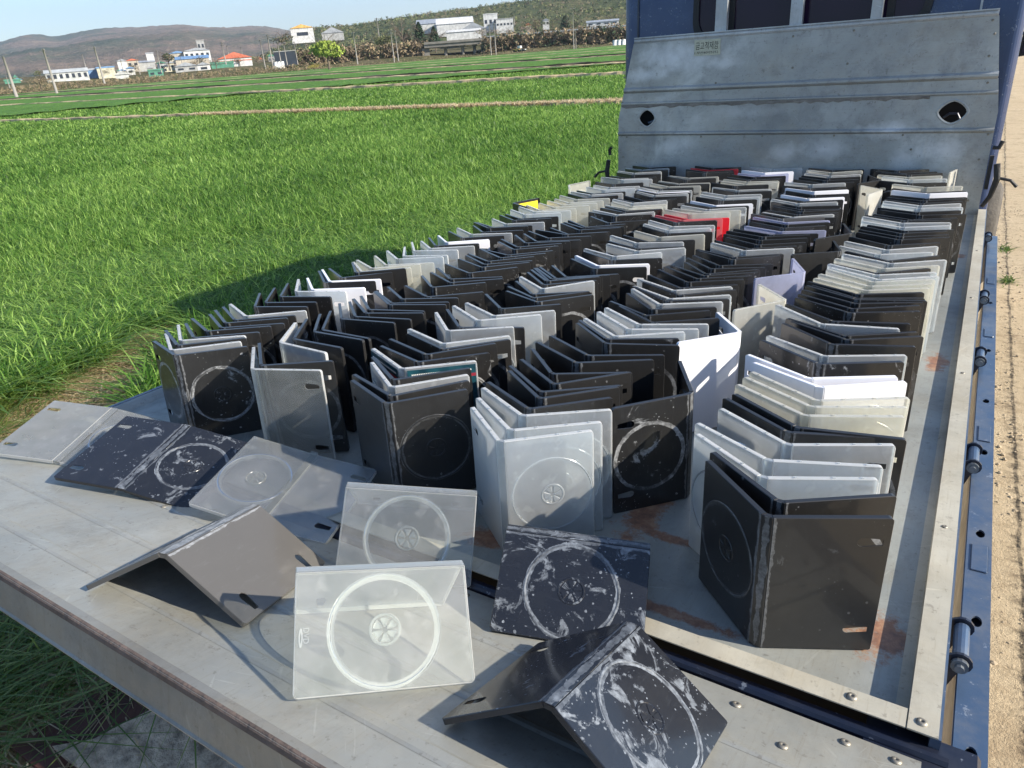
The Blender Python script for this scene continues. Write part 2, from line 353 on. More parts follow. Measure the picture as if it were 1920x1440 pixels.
def holed_plate(bm, outer, holes, P, t0, t1):
    """plate with real holes: outer and holes are 2-D loops, P(u,v,t) maps to 3-D, t0/t1 the two faces"""
    lo = []
    for t in (t0, t1):
        vs, es = [], []
        for lp in [outer]+holes:
            q = [bm.verts.new(P(u, v, t)) for u, v in lp]; vs.append(q)
            es += [bm.edges.new((q[i], q[(i+1) % len(q)])) for i in range(len(q))]
        bmesh.ops.triangle_fill(bm, use_beauty=True, edges=es)
        lo.append(vs)
    for a, b in zip(lo[0], lo[1]):
        n = len(a)
        for i in range(n): bm.faces.new((a[i], a[(i+1) % n], b[(i+1) % n], b[i]))
    bmesh.ops.recalc_face_normals(bm, faces=bm.faces)
def ell(cx, cy, rx, ry, n=14, ph=0): return [(cx+rx*math.cos(2*math.pi*i/n+ph), cy+ry*math.sin(2*math.pi*i/n+ph)) for i in range(n)]
def rrect(x0, x1, y0, y1, r, k=4, corners=(1, 1, 1, 1)):
    out = []
    for (cx, cy, a0, on) in ((x1-r, y0+r, -90, corners[0]), (x1-r, y1-r, 0, corners[1]), (x0+r, y1-r, 90, corners[2]), (x0+r, y0+r, 180, corners[3])):
        if on:
            for i in range(k+1):
                a = math.radians(a0+90*i/k); out.append((cx+r*math.cos(a), cy+r*math.sin(a)))
        else:
            a = math.radians(a0+45); s = 1
            out.append((cx+r*(1 if math.cos(a) > 0 else -1), cy+r*(1 if math.sin(a) > 0 else -1)))
    return out

# ------------------------------------------------------------------ the ground
def road_z(x, y):
    """road follows the truck's downhill plane, then levels out ahead"""
    yy = min(max(y, -6), 9)
    z = -.852-.0363*yy
    return z
def ground_z(x, y):
    zr = road_z(x, y)
    if x > -2.0: return zr
    zf = -1.17
    k = min(1, max(0, (-2.0-x)/1.7)); k = k*k*(3-2*k)
    return zr*(1-k)+zf*k
def gridmesh(name, xs, ys, fz, mat, jit=0.0, seed=1, kind='structure', smooth=True, hole=None):
    r = np.random.default_rng(seed)
    vs = [(x, y, fz(x, y)+(r.normal()*jit if jit else 0)) for y in ys for x in xs]
    nx = len(xs); fs = []
    for j in range(len(ys)-1):
        for i in range(nx-1):
            if hole and hole((xs[i]+xs[i+1])/2, (ys[j]+ys[j+1])/2): continue
            a = j*nx+i; fs.append((a, a+1, a+nx+1, a+nx))
    m = D.meshes.new(name); m.from_pydata(vs, [], fs); m.materials.append(mat)
    if smooth: m.polygons.foreach_set('use_smooth', [True]*len(fs))
    o = link(name, m); tag(o, kind=kind); return o
xs = list(np.arange(-1.95, 4.6, .15)); ys = list(np.arange(-6, 9, .2))+list(np.geomspace(9, 400, 24))
gridmesh('road', xs, ys, lambda x, y: road_z(x, y) if x < 3.2 else road_z(x, y)-.1*(x-3.2), M_sand, .004)
culvert = lambda x, y: -1.93 < x < -1.50 and .62 < y < .95
xs = list(np.arange(-4.2, -1.9, .08)); ys = list(np.arange(-3, 7, .08))
gridmesh('verge_ground', xs, ys, lambda x, y: ground_z(x, y)+.01 if not (-1.99 < x) else ground_z(x, y)-.004, M_soil, .012)
xs = sorted(list(-np.geomspace(4.1, 420, 40))); ys = list(np.arange(-6, 12, .5))+list(np.geomspace(12, 300, 40))
gridmesh('field_ground', xs, ys, lambda x, y: (-1.17 if x < -4.2 else ground_z(x, y)) - (0 if abs(x)+abs(y) < 60 else 0), M_soil, .01)
# farther field canopy: a sheet at crop height, starting where single blades are too small to see
def canopy_ok(x, y): return math.hypot(x, y) > 60
ys = list(np.geomspace(14, 272, 150)); xs = list(-np.geomspace(3.9, 420, 110))[::-1]
strips = [21.6, 39.6, 56.5, 83, 103, 132, 175, 225]
def canopy_z(x, y):
    z = -.98+.03*math.sin(x*3.1)*math.sin(y*2.3)
    for s in strips:
        if abs(y+.0*x-(s+.06*(-x-20)*.0)) < .35: z -= .2
    return z
gridmesh('far_field_canopy', xs, ys, canopy_z, M_far, .012, kind='structure', hole=lambda x, y: not canopy_ok(x, y))

def blades(name, P, H, W, mat, label, lean=.35, seg=3, bend=.6, seed=3, droop=0.0, cols=None):
    """P (n,3) roots, H heights, W widths; each blade a bent tapering strip"""
    r = np.random.default_rng(seed); n = len(P)
    az = r.uniform(0, 2*np.pi, n); face = az+np.pi/2+r.normal(0, .4, n)
    ln = np.abs(r.normal(lean, lean*.6, n))
    wd = np.stack([np.cos(face), np.sin(face), np.zeros(n)], 1)
    dr = np.stack([np.cos(az), np.sin(az)], 1)
    rows = []
    for i in range(seg+1):
        t = i/seg
        hor = ln*t+bend*ln*t*t*1.3; ver = t-droop*t*t*t
        c = np.empty((n, 3)); c[:, :2] = P[:, :2]+dr*(H*hor)[:, None]; c[:, 2] = P[:, 2]+H*ver*(1-.25*np.minimum(1, ln)*t)
        hw = W*.5*(1-.15*t if t < .6 else (1-t)/.4*.91)
        if i < seg:
            rows.append(c-wd*hw[:, None]); rows.append(c+wd*hw[:, None])
        else: rows.append(c)
    k = 2*seg+1
    V = np.stack(rows, 1).reshape(-1, 3)
    base = np.arange(n)[:, None]*k
    F = []
    for i in range(seg-1):
        a, b, c2, d2 = 2*i, 2*i+1, 2*i+3, 2*i+2
        F.append(base+np.array([a, b, c2])); F.append(base+np.array([a, c2, d2]))
    F.append(base+np.array([2*seg-2, 2*seg-1, 2*seg]))
    F = np.concatenate(F, 0).astype(np.int32)
    m = D.meshes.new(name); m.vertices.add(len(V)); m.vertices.foreach_set('co', V.ravel().astype(np.float32))
    m.loops.add(F.size); m.loops.foreach_set('vertex_index', F.ravel())
    m.polygons.add(len(F)); m.polygons.foreach_set('loop_start', np.arange(0, F.size, 3, dtype=np.int32))
    m.update(calc_edges=True)
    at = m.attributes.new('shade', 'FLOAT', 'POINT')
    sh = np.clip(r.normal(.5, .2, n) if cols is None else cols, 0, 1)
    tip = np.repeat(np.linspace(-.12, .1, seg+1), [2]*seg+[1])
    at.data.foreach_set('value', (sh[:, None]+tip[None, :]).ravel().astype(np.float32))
    m.materials.append(mat)
    o = link(name, m); tag(o, label, kind='stuff'); return o

def inview(P, mx=90, my=160):
    c = (P-CAM)@RW; z = c[:, 2]
    px = CX+F*c[:, 0]/np.maximum(z, .01); py = CY+F*c[:, 1]/np.maximum(z, .01)
    return (z > .2) & (px > -420) & (px < 1920+250) & (py > -100) & (py < 1440+my)
# wheat field: density falls and blades widen with distance
N = 640000
rr = np.exp(npr.uniform(np.log(3.2), np.log(150), int(N*2.0))); aa = npr.uniform(math.radians(86), math.radians(186), len(rr))
P = np.stack([rr*np.cos(aa), rr*np.sin(aa), np.full(len(rr), -1.17)], 1)
edge = -4.15+.25*np.sin(P[:, 1]*1.3)+.12*np.sin(P[:, 1]*4.1)
def in_patch(P, rad=.34):
    a = np.array([-4.15, 1.65]); d_ = np.array([-.80, 1.15]); q = P[:, :2]-a; t_ = np.clip((q@d_)/(d_@d_), 0, 1)
    return np.hypot(*(q-t_[:, None]*d_).T)+.10*np.sin(P[:, 0]*9)*np.sin(P[:, 1]*7) < rad
keep = (((P[:, 0] < edge) & (P[:, 1] > 2.25+.25*np.sin(P[:, 0]*5))) | ((P[:, 0] < -4.95) & (P[:, 1] > 1.3))) & ~in_patch(P)
for s in strips:
    keep &= ~(np.abs(P[:, 1]-s-.15*np.sin(P[:, 0]*.21)) < (.32 if s < 30 else .5))
P = P[keep]; P = P[inview(P)][:N]
R_ = np.hypot(P[:, 0], P[:, 1]); P = P[(R_ > 7) | (npr.uniform(0, 1, len(P)) < .62)]; R_ = np.hypot(P[:, 0], P[:, 1])
big = .5+.5*np.sin(P[:, 0]*1.7+1.3*np.sin(P[:, 1]*.9))*np.sin(P[:, 1]*1.9)
H_ = (.17+.04*big+.10*np.clip((8-R_)/4, 0, 1))*np.clip(npr.normal(1, .16, len(P)), .5, 1.5)
W_ = np.maximum(.0068+.0042*np.clip((9-R_)/3, 0, 1), R_*.00105)*npr.uniform(.7, 1.3, len(P))
print('wheat blades', len(P))
near = R_ < 9
patch = .12*np.sin(P[:, 0]*.8+P[:, 1]*.35)*np.sin(P[:, 1]*.6)
sh = np.clip(npr.normal(.48, .30, len(P))+patch, 0, 1)
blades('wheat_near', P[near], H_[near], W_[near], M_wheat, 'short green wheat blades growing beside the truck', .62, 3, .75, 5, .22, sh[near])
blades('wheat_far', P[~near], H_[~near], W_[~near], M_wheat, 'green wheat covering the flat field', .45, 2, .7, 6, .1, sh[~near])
# bunds of straw between the plots
def bund(y0, x0, x1, w, h, name):
    bm = bmesh.new(); n = int(min(240, abs(x1-x0)/.25)); prev = None
    xsb = -np.geomspace(-x1, -x0, n)
    for x in xsb:
        yy = y0+.15*math.sin(x*.21)+rnd.gauss(0, .03); ring = []
        for (dy, dz) in ((-w, -.15), (-w*.5, h*rnd.uniform(.7, 1)), (0, h*rnd.uniform(.85, 1.1)), (w*.5, h*rnd.uniform(.7, 1)), (w, -.15)):
            ring.append(bm.verts.new((x, yy+dy, -1.17+dz)))
        if prev:
            for a in range(4): bm.faces.new((prev[a], prev[a+1], ring[a+1], ring[a]))
        prev = ring
    return link(name, me(name, bm, M_strawy))
M_strawy = simple('straw_covered_earth', (.46, .36, .21), .95, var=.45, scale=2.5, bump=.8, bscale=12)
M_dkearth = simple('dark_plot_edge_earth', (.07, .055, .035), .95, var=.4, scale=1.5, bump=.8, bscale=8)
for i, s in enumerate(strips):
    o = bund(s, -300 if s > 30 else -120, -4.2, .3 if s < 30 else .40, .20 if s < 30 else .26, 'field_bund'); tag(o, kind='structure')
    if s in (56.5, 83):
        bm = bmesh.new(); prev = None
        for x in -np.geomspace(4.2, 260, 90):
            yy = s+.9+.15*math.sin(x*.21); v = [bm.verts.new((x, yy, -1.0)), bm.verts.new((x, yy+.1, -.84+rnd.uniform(-.06, .06))), bm.verts.new((x, yy+.9, -.86+rnd.uniform(-.06, .06))), bm.verts.new((x, yy+1.1, -1.0))]
            if prev:
                for a in range(3): bm.faces.new((prev[a], prev[a+1], v[a+1], v[a]))
            prev = v
        tag(link('ditch_bank', me('ditch_bank', bm, M_dkearth)), kind='structure')
# straw stubs on the first bund and short grass / straw on the verge
def scatter_box(n, x0, x1, y0, y1, fz=ground_z):
    x = npr.uniform(x0, x1, n); y = npr.uniform(y0, y1, n)
    return np.stack([x, y, np.array([fz(a, b) for a, b in zip(x, y)])], 1)
P = scatter_box(9000, -30, -5, 21.3, 21.9, lambda x, y: -1.05); blades('bund_straw', P, npr.uniform(.06, .16, len(P)), npr.uniform(.02, .04, len(P)), M_straw, 'dry straw on the path between wheat plots', .8, 2, .3, 8)
P = scatter_box(52000, -6.4, -2.0, -.6, 2.5); msk = ((np.sin(P[:, 0]*2.3+1)*np.sin(P[:, 1]*3.1) > .55) & (P[:, 0] < -3.6)) | (P[:, 0] < -4.35+.25*np.sin(P[:, 1]*6)) | ((P[:, 1] > 2.3+.2*np.sin(P[:, 0]*7)) & (npr.uniform(0, 1, len(P)) < .5)) | ((P[:, 1] < .35) & (P[:, 0] > -3.2)); msk &= ~in_patch(P, .40); P = P[msk]; P = P[inview(P)]
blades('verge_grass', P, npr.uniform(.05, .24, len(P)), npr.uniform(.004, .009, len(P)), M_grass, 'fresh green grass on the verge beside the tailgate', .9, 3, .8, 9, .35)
P = scatter_box(90000, -5.4, -1.95, -.2, 5); P = P[(P[:, 0] > -5.3)]; P = P[inview(P)]
blades('verge_straw', P, npr.uniform(.05, .17, len(P)), npr.uniform(.004, .008, len(P)), M_straw, 'dry yellow straw lying on the verge', 2.6, 2, .2, 10, .85)
P = scatter_box(900, -5.0, -2.6, 2.2, 7); P = P[inview(P)]
blades('verge_weeds', P, npr.uniform(.08, .26, len(P)), npr.uniform(.005, .01, len(P)), M_grass, 'scattered weeds along the wheat edge', .6, 3, .8, 12, .3)
# the shaded corner under the tailgate: grass, dead stalks, concrete pieces and a board
P = scatter_box(5200, -2.6, -1.62, -.1, 1.3, lambda x, y: -.865); P = P[~((P[:, 0] > -1.86) & (P[:, 1] < .74))]
blades('shaded_grass', P, npr.uniform(.06, .22, len(P)), npr.uniform(.004, .008, len(P)), M_grass, 'long dark grass in the shade under the tailgate', 1.0, 3, .9, 14, .4)
P = scatter_box(2600, -2.4, -1.68, .1, 1.0, lambda x, y: -.85); P = P[~((P[:, 0] > -1.85) & (P[:, 1] < .62))]
blades('dead_stalks', P, npr.uniform(.05, .15, len(P)), npr.uniform(.003, .005, len(P)), M_straw, 'pale dead stalks lying under the tailgate', 2.4, 2, .2, 15, .8)

def jitter_block(name, poly, z0, z1, mat, label, cat, jit=.006, sub=3):
    bm = bmesh.new(); prism(bm, poly, 'z', z0, z1)
    bmesh.ops.triangulate(bm, faces=bm.faces); bmesh.ops.subdivide_edges(bm, edges=bm.edges, cuts=sub, use_grid_fill=True)
    for v in bm.verts: v.co += Vector((rnd.gauss(0, jit), rnd.gauss(0, jit), rnd.gauss(0, jit)))
    o = link(name, me(name, bm, mat)); tag(o, label, cat); return o
jitter_block('concrete_slab', [(-1.66, .40), (-.7, .40), (-.7, .86), (-1.30, .90), (-1.50, .68)], -.92, -.80, M_conc, 'rough grey concrete slab on the ground under the tailgate', 'slab')
jitter_block('concrete_kerb', [(-1.52, .86), (-.9, .93), (-.9, 1.12), (-1.62, 1.00)], -1.0, -.78, M_conc, 'long concrete kerb stone behind the slab under the tailgate', 'kerb')
o = jitter_block('brown_board', [(-1.80, .36), (-1.58, .36), (-1.52, .66), (-1.66, .72), (-1.73, .66)], -.835, -.815, M_board, 'dark reddish brown board lying between grass and concrete slab', 'board', .002)
bm = bmesh.new(); box(bm, -1.62, -1.50, .70, .88, -1.1, -.842); link('culvert_pit', me('culvert_pit', bm, M_dark)); D.objects['culvert_pit']['kind'] = 'structure'
def pebbles(name, n, x0, x1, y0, y1, mat, label, smin, smax):
    r = np.random.default_rng(77); ico = bmesh.new(); bmesh.ops.create_icosphere(ico, subdivisions=1, radius=1)
    V0 = np.array([v.co[:] for v in ico.verts]); F0 = np.array([[v.index for v in f.verts] for f in ico.faces]); ico.free()
    x = r.uniform(x0, x1, n); y = r.uniform(y0, y1, n); s_ = r.uniform(smin, smax, n)*r.uniform(.4, 1, n)
    c = np.stack([x, y, [road_z(a, b) for a, b in zip(x, y)]], 1)
    V = (V0[None]*(1+r.normal(0, .16, (n, len(V0), 1)))*s_[:, None, None]*np.array([1, 1.1, .6])+c[:, None]).reshape(-1, 3); Fc = (F0[None]+np.arange(n)[:, None, None]*len(V0)).reshape(-1, 3)
    m = D.meshes.new(name); m.from_pydata(V.tolist(), [], Fc.tolist()); m.materials.append(mat); tag(link(name, m), label, kind='stuff')
pebbles('road_pebbles', 2600, .16, .9, .8, 9, simple('sandy_pebble', (.38, .30, .20), .9, var=.5, scale=30), 'small sandy pebbles and clods on the road surface', .003, .011)
# little weeds in the crack of the road
for i, y in enumerate((6.9, 5.9)):
    n = 70; P = np.stack([npr.normal(.33, .02, n), npr.normal(y, .06, n), np.full(n, road_z(0, y))], 1)
    o = blades('road_weed', P, npr.uniform(.01, .035, n), np.full(n, .009), M_grass, None, 1.2, 2, .8, 20+i)
    o['label'] = 'small green weed sprouting from the road crack'

# ------------------------------------------------------------------ the truck
truck = empty('pickup_truck', TM)
tag(truck, 'blue flatbed truck with galvanised bed, tailgate and right side gate folded down', 'truck')
def part(name, bm, mat, parent=truck, smooth=False): return link(name, me(name, bm, mat, smooth), parent)
BX0, BX1, BY0, BY1 = -1.585, .062, .654, 3.72
# bed sheet: flat pan whose rim rises to a lip on the right, left and rear
bm = bmesh.new()
prof = [(0, 0), (.012, .002), (.028, .017), (.040, .019)]     # distance inward->outward, height
def rimring(ins, z): return [bm.verts.new((x, y, z)) for x, y in ((BX0+ins, BY0+ins), (BX1-ins, BY0+ins), (BX1-ins, BY1), (BX0+ins, BY1))]
rings = [rimring(.040-a, z) for a, z in prof]; bm.faces.new(rings[0])
for a, b in zip(rings[:-1], rings[1:]):
    for i in (0, 1, 3):
        f_ = bm.faces.new((a[i], a[(i+1) % 4], b[(i+1) % 4], b[i]))
        if a is not rings[0] or i == 1: f_.material_index = 1 if i == 1 else 0
bf = part('bed_floor', bm, M_bed); bf.data.materials.append(M_lip)
bm = bmesh.new(); box(bm, BX1-.0275, BX1+.001, BY0-.001, BY1-.002, .0195, .0215); part('bed_lip', bm, M_lip)
bm = bmesh.new(); box(bm, BX0-.001, BX1-.029, BY0-.001, BY0+.026, .0195, .0212); part('bed_lip', bm, M_lip)
bm = bmesh.new(); box(bm, BX1-.006, BX1+.004, BY0, BY1-.01, -.09, .0190); part('bed_side_rail', bm, M_blue)
bm = bmesh.new(); box(bm, BX0-.004, BX0+.006, BY0, BY1-.01, -.09, .0190); part('bed_side_rail', bm, M_blue)
bm = bmesh.new(); box(bm, BX0+.01, BX1-.01, BY0+.03, BY1, -.12, -.004); part('bed_underframe', bm, M_dark)
# rear crossmember: a rounded blue beam between bed and tailgate
bm = bmesh.new(); prism(bm, [(.6385, -.05), (.6385, -.006), (.640, .001), (.643, .005), (.647, .0065), (.6530, .0065), (.6530, -.05)], 'x', -1.60, .075); part('rear_beam', bm, M_bluedark)
bm = bmesh.new(); prism(bm, [(-.002, .0), (.10, .0), (.104, -.006), (.104, -.06), (-.002, -.06)], 'y', .60, .672)
part('hinge_block', bm, M_bluedark)
M_studs = M_steel
M_steelr = simple('weathered_rivet', (.26, .24, .20), .5, .5, var=.3, scale=80)
def rivet_mesh(r=.0062):
    bm = bmesh.new()
    rs = [(r, 0), (r*.95, r*.22), (r*.62, r*.42), (r*.3, r*.42), (r*.22, r*.12)]
    rg = [[bm.verts.new((a*math.cos(k*math.pi/5), a*math.sin(k*math.pi/5), z)) for k in range(10)] for a, z in rs]
    for a, b in zip(rg[:-1], rg[1:]):
        for k in range(10): bm.faces.new((a[k], a[(k+1) % 10], b[(k+1) % 10], b[k]))
    bm.faces.new(rg[-1]); return me('rivet', bm, M_steelr, True)
RIV = rivet_mesh(.0052)
def rivet(loc, rot=(0, 0, 0), s=1.0):
    o = link('rivet', RIV, truck); o.location = loc; o.rotation_euler = rot; o.scale = (s, s, s)
for p in ((.047, .667), (-.02, .668), (-.45, .668), (-.85, .668), (-1.2, .668)): rivet((p[0], p[1], .0213), s=1.15)
for y in (1.06, 1.7, 2.3, 2.9): rivet((.047, y, .0216), s=.8)
# side gate folded down on the right: blue channel seen from above
bm = bmesh.new(); hy = (.70, .93, 1.15, 1.44, 1.69, 2.02, 2.45)
GX0, GX1, GY0, GY1, GZ = .0815, .1135, .40, 3.42, -.030
holed_plate(bm, [(GX0, GY0), (GX1, GY0), (GX1, GY1), (GX0, GY1)], [ell(.0985, y, .0062, .0115, 14) for y in hy], lambda u, v, t: Vector((u, v, t)), GZ-.003, GZ)
sg = part('side_gate', bm, M_blue)
for nm, d in (('gate_panel', (GX1-.004, GX1+.001, GY0+.004, GY1-.004, -.43, GZ-.004)), ('gate_panel', (GX0-.001, GX0+.003, GY0+.004, GY1-.004, -.06, GZ-.0035)), ('gate_panel', (GX0+.004, GX1-.006, GY0+.006, GY1-.006, -.050, -.046))):
    boxo(nm, d, M_blue if d[4] < -.1 or d[0] < .09 else M_dark, sg)
for y in (.60, 1.08, 1.52, 2.16, 2.7): boxo('weld_plate', (.0875, .109, y-.035, y+.035, GZ+.0004, GZ+.0022), M_blue, sg, bev=.0012)
# hinges between bed and side gate
def hinge_bm():
    pass
def make_hinge(y, s=1.0):
    h = empty('hinge'); h.parent = truck; h.location = (.066, y, -.018); h.scale = (s, s, s)
    bm = bmesh.new(); tube(bm, [(.014, -.028, .012), (.014, .030, .012)], .0088, 14); link('hinge_barrel', me('hinge_barrel', bm, M_blue, False), h)
    for yy in (-.034, .034):
        bm = bmesh.new()
        poly = [(-.004, -.030), (.004, -.034), (.013, -.006)]+[(.014+.0135*math.cos(a), .012+.0135*math.sin(a)) for a in np.linspace(-1.5, 2.4, 9)]+[(-.004, .016)]
        prism(bm, poly, 'y', yy-.002, yy+.002); link('hinge_ear', me('hinge_ear', bm, M_bluedark), h)
    bm = bmesh.new(); tube(bm, [(.014, -.0375, .012), (.014, -.043, .012)], .0095, 12); tube(bm, [(.014, -.043, .012), (.014, -.048, .012)], .0052, 8)
    link('hinge_bolt', me('hinge_bolt', bm, M_steel), h)
for y in (.845, 1.36, 1.90, 2.42, 3.28): make_hinge(y)
# tailgate folded down, tilting up away from the bed
TANG = .268
def tg(x, y, off=0.0):
    c = math.cos(math.atan(TANG)); s = math.sin(math.atan(TANG))
    return Vector((x, y+off*s*1.0, TANG*(.64-y)+off*c))
tgr = Matrix.Translation((0, .6375, .002)) @ Matrix.Rotation(-math.atan(TANG), 4, 'X')
tail = empty('tailgate'); tail.parent = truck; tail.matrix_local = tgr
TL = .372; TX0, TX1 = -1.575, .052
bm = bmesh.new(); box(bm, TX0, TX1, -TL, -.004, -.0015, 0); link('tailgate_panel', me('tailgate_panel', bm, M_tail), tail)
for y0, y1 in ((-.30, -.288), (-.205, -.200), (-.10, -.096)):
    bm = bmesh.new(); prism(bm, [(y0-.004, 0.0003), (y0, .0018), (y1, .0018), (y1+.004, .0003)], 'x', TX0+.01, TX1-.02); link('pressed_rib', me('pressed_rib', bm, M_tail), tail)
bm = bmesh.new(); prism(bm, [(-TL-.004, -.045), (-TL-.004, .0030), (-TL, .0045), (-TL+.010, .0045), (-TL+.014, .0003), (-TL+.014, -.002), (-TL, -.002), (-TL, -.045)], 'x', TX0, TX1); link('outer_edge', me('outer_edge', bm, M_grimy), tail)
bm = bmesh.new(); prism(bm, [(-TL-.0052, -.0045), (-TL-.0050, .0012), (-TL-.0030, .0042), (-TL-.0005, .0049), (-TL-.0002, .0047), (-TL-.003, -.0045)], 'x', TX0, TX1); link('rusted_edge', me('rusted_edge', bm, M_rustedge), tail)
bm = bmesh.new(); box(bm, TX0+.005, TX1-.005, -TL+.001, -.01, -.045, -.002); link('tailgate_core', me('tailgate_core', bm, M_grimy), tail)
bm = bmesh.new(); prism(bm, [(-TL-.0045, -.050), (-TL-.006, -.047), (-TL-.004, -.0445), (-TL, -.0452), (-TL, -.050)], 'x', TX0, TX1); link('lower_lip', me('lower_lip', bm, M_grimy), tail)
for x, y in ((-.127, -.03), (-.017, -.022), (-.24, -.018), (-.50, -.02), (-.66, -.06), (-1.063, -.10), (-.85, -.02), (-1.3, -.02), (.03, -.02), (-.07, -.07)):
    o = link('rivet', RIV, tail); o.location = (x, y, .0004); o.scale = (1.1, 1.1, 1.0)
bm = bmesh.new(); box(bm, .054, .110, -.14, .016, -.05, -.012, .008, 2); link('corner_bracket', me('corner_bracket', bm, M_bluedark), tail)

# headboard
HY = 3.70
def hx(z):                                   # left and right edge by height
    if z <= .42: return -1.648, .034
    k = (z-.42)/.37; return -1.648+.085*k, .034-.062*k
def hpanel(z0, z1, holes=()):
    bm = bmesh.new(); a, b = hx(z0), hx(z1)
    outer = [(a[0], z0), (a[1], z0), (b[1], z1), (b[0], z1)]
    if z0 < .42 < z1: outer = [(a[0], z0), (a[1], z0), (hx(.42)[1], .42), (b[1], z1), (b[0], z1), (hx(.42)[0], .42)]
    holed_plate(bm, outer, list(holes), lambda u, v, t: Vector((u, t, v)), HY, HY+.002)
    return part('headboard_panel', bm, M_head)
def diamond(cx, cz, rx, rz):
    out = []
    for i in range(24):
        a = 2*math.pi*i/24; c, s = math.cos(a), math.sin(a)
        k = .96/(abs(c)**1.5+abs(s)**1.5)**(1/1.5)
        out.append((cx+rx*c*k, cz+rz*s*k))
    return out
hpanel(.552, .775)
hpanel(.352, .546, [diamond(-1.489, .422, .042, .040), diamond(-.127, .420, .053, .044)])
hpanel(-.02, .346)
def hridge(z0, z1, d, name='pressed_ridge', mat=M_head):
    bm = bmesh.new(); xa, xb = hx((z0+z1)/2)
    prism(bm, [(HY+.001, z0-.002), (HY-d*.3, z0), (HY-d, z0+(z1-z0)*.35), (HY-d, z0+(z1-z0)*.7), (HY-d*.2, z1), (HY+.001, z1+.002)], 'x', xa+.001, xb-.001)
    return part(name, bm, mat)
hridge(.545, .570, .010); hridge(.486, .500, .007); hridge(.338, .356, .012)
hridge(.775, .795, .004, 'top_rail', M_zinc); boxo('top_rail', (hx(.79)[0], hx(.79)[1], HY-.006, HY+.018, .7955, .8005), M_zinc, truck)
# raised rings round the two hand holes
for (cx, cz, rx, rz) in ((-1.489, .422, .042, .040), (-.127, .420, .053, .044)):
    a = diamond(cx, cz, rx+.001, rz+.001); b = diamond(cx, cz, rx+.012, rz+.011)
    bm = bmesh.new(); A0 = [bm.verts.new((u, HY+.0018, v)) for u, v in a]; A1 = [bm.verts.new(((u+p)/2, HY-.0045, (v+q)/2)) for (u, v), (p, q) in zip(a, b)]; A2 = [bm.verts.new((p, HY-.0003, q)) for p, q in b]
    for X, Y in ((A0, A1), (A1, A2)):
        for i in range(24): bm.faces.new((X[i], X[(i+1) % 24], Y[(i+1) % 24], Y[i]))
    part('hand_hole_rim', bm, M_head, smooth=True)
bm = bmesh.new(); tube(bm, [(-1.50, HY+.05, .395), (-1.47, HY+.05, .405), (-1.455, HY+.05, .385)], .006, 8); part('lashing_hook', bm, M_blue)
bm = bmesh.new(); tube(bm, [(-.16, HY+.05, .395), (-.14, HY+.05, .41), (-.11, HY+.05, .41), (-.10, HY+.05, .39)], .006, 8); part('lashing_hook', bm, M_bluedark)
for x, z in ((-1.60, .71), (-1.615, .62), (-1.625, .5), (-.045, .76), (-.03, .71), (-.035, .63), (-.022, .53), (-1.14, .575), (-.55, .76), (-.80, .755), (-.56, .63), (-.79, .625), (-1.6, .33), (-1.2, .33), (-.9, .33), (-.58, .33), (-.3, .33), (.015, .33), (.0, .23), (-1.62, .23), (-.01, .06), (-1.62, .12), (-.26, .27)):
    rivet((x, HY-.001, z), (math.radians(90), 0, 0), .95)
boxo('panel_seam', (-.215, -.207, HY-.002, HY-.0004, .0, .485), M_head, truck)
# grey sealant run along the middle ridge
bm = bmesh.new(); prev = None
for i in range(60):
    x = -1.63+i*1.41/59; hh = .006+.009*abs(math.sin(i*1.9)*math.sin(i*.7)); z = .484+rnd.gauss(0, .0015)
    v = [bm.verts.new((x, HY-.0005, z+hh)), bm.verts.new((x, HY-.0045, z)), bm.verts.new((x, HY-.0005, z-hh))]
    if prev: bm.faces.new((prev[0], prev[1], v[1], v[0])); bm.faces.new((prev[1], prev[2], v[2], v[1]))
    prev = v
part('sealant_bead', bm, simple('grey_brown_sealant', (.20, .185, .165), .7, var=.4, scale=20), smooth=True)
# label with Korean print
lab = boxo('label_plate', (-1.253, -1.127, HY-.0030, HY-.0008, .700, .769), M_label, truck)
def text_mesh(txt, size, mat, name, extrude=.0):
    cu = D.curves.new(name, 'FONT'); cu.body = txt; cu.size = size; cu.extrude = extrude; cu.resolution_u = 2
    o = D.objects.new(name, cu); C.objects.link(o)
    dg = bpy.context.evaluated_depsgraph_get(); m = D.meshes.new_from_object(o.evaluated_get(dg)); D.objects.remove(o); 
    m.materials.clear(); m.materials.append(mat); return m
def put_text(txt, size, mat, name, parent, mat4, fit=None):
    m = text_mesh(txt, size, mat, name)
    if fit and len(m.vertices):
        xsv = [v.co.x for v in m.vertices]; ysv = [v.co.y for v in m.vertices]
        x0, x1, y0, y1 = min(xsv), max(xsv), min(ysv), max(ysv)
        for v in m.vertices: v.co.x = (v.co.x-x0)/(x1-x0)*fit[0]; v.co.y = (v.co.y-y0)/(y1-y0)*fit[1]
    o = link(name, m, parent); o.matrix_local = mat4; return o
up = Matrix.Rotation(math.radians(90), 4, 'X')
put_text('금고적재함', .02, M_ink, 'label_print', lab, Matrix.Translation((-1.246, HY-.0034, .7255)) @ up, (.110, .034))
put_text('1.부산80바5252', .02, M_ink, 'label_print', lab, Matrix.Translation((-1.250, HY-.0034, .706)) @ up, (.115, .013))

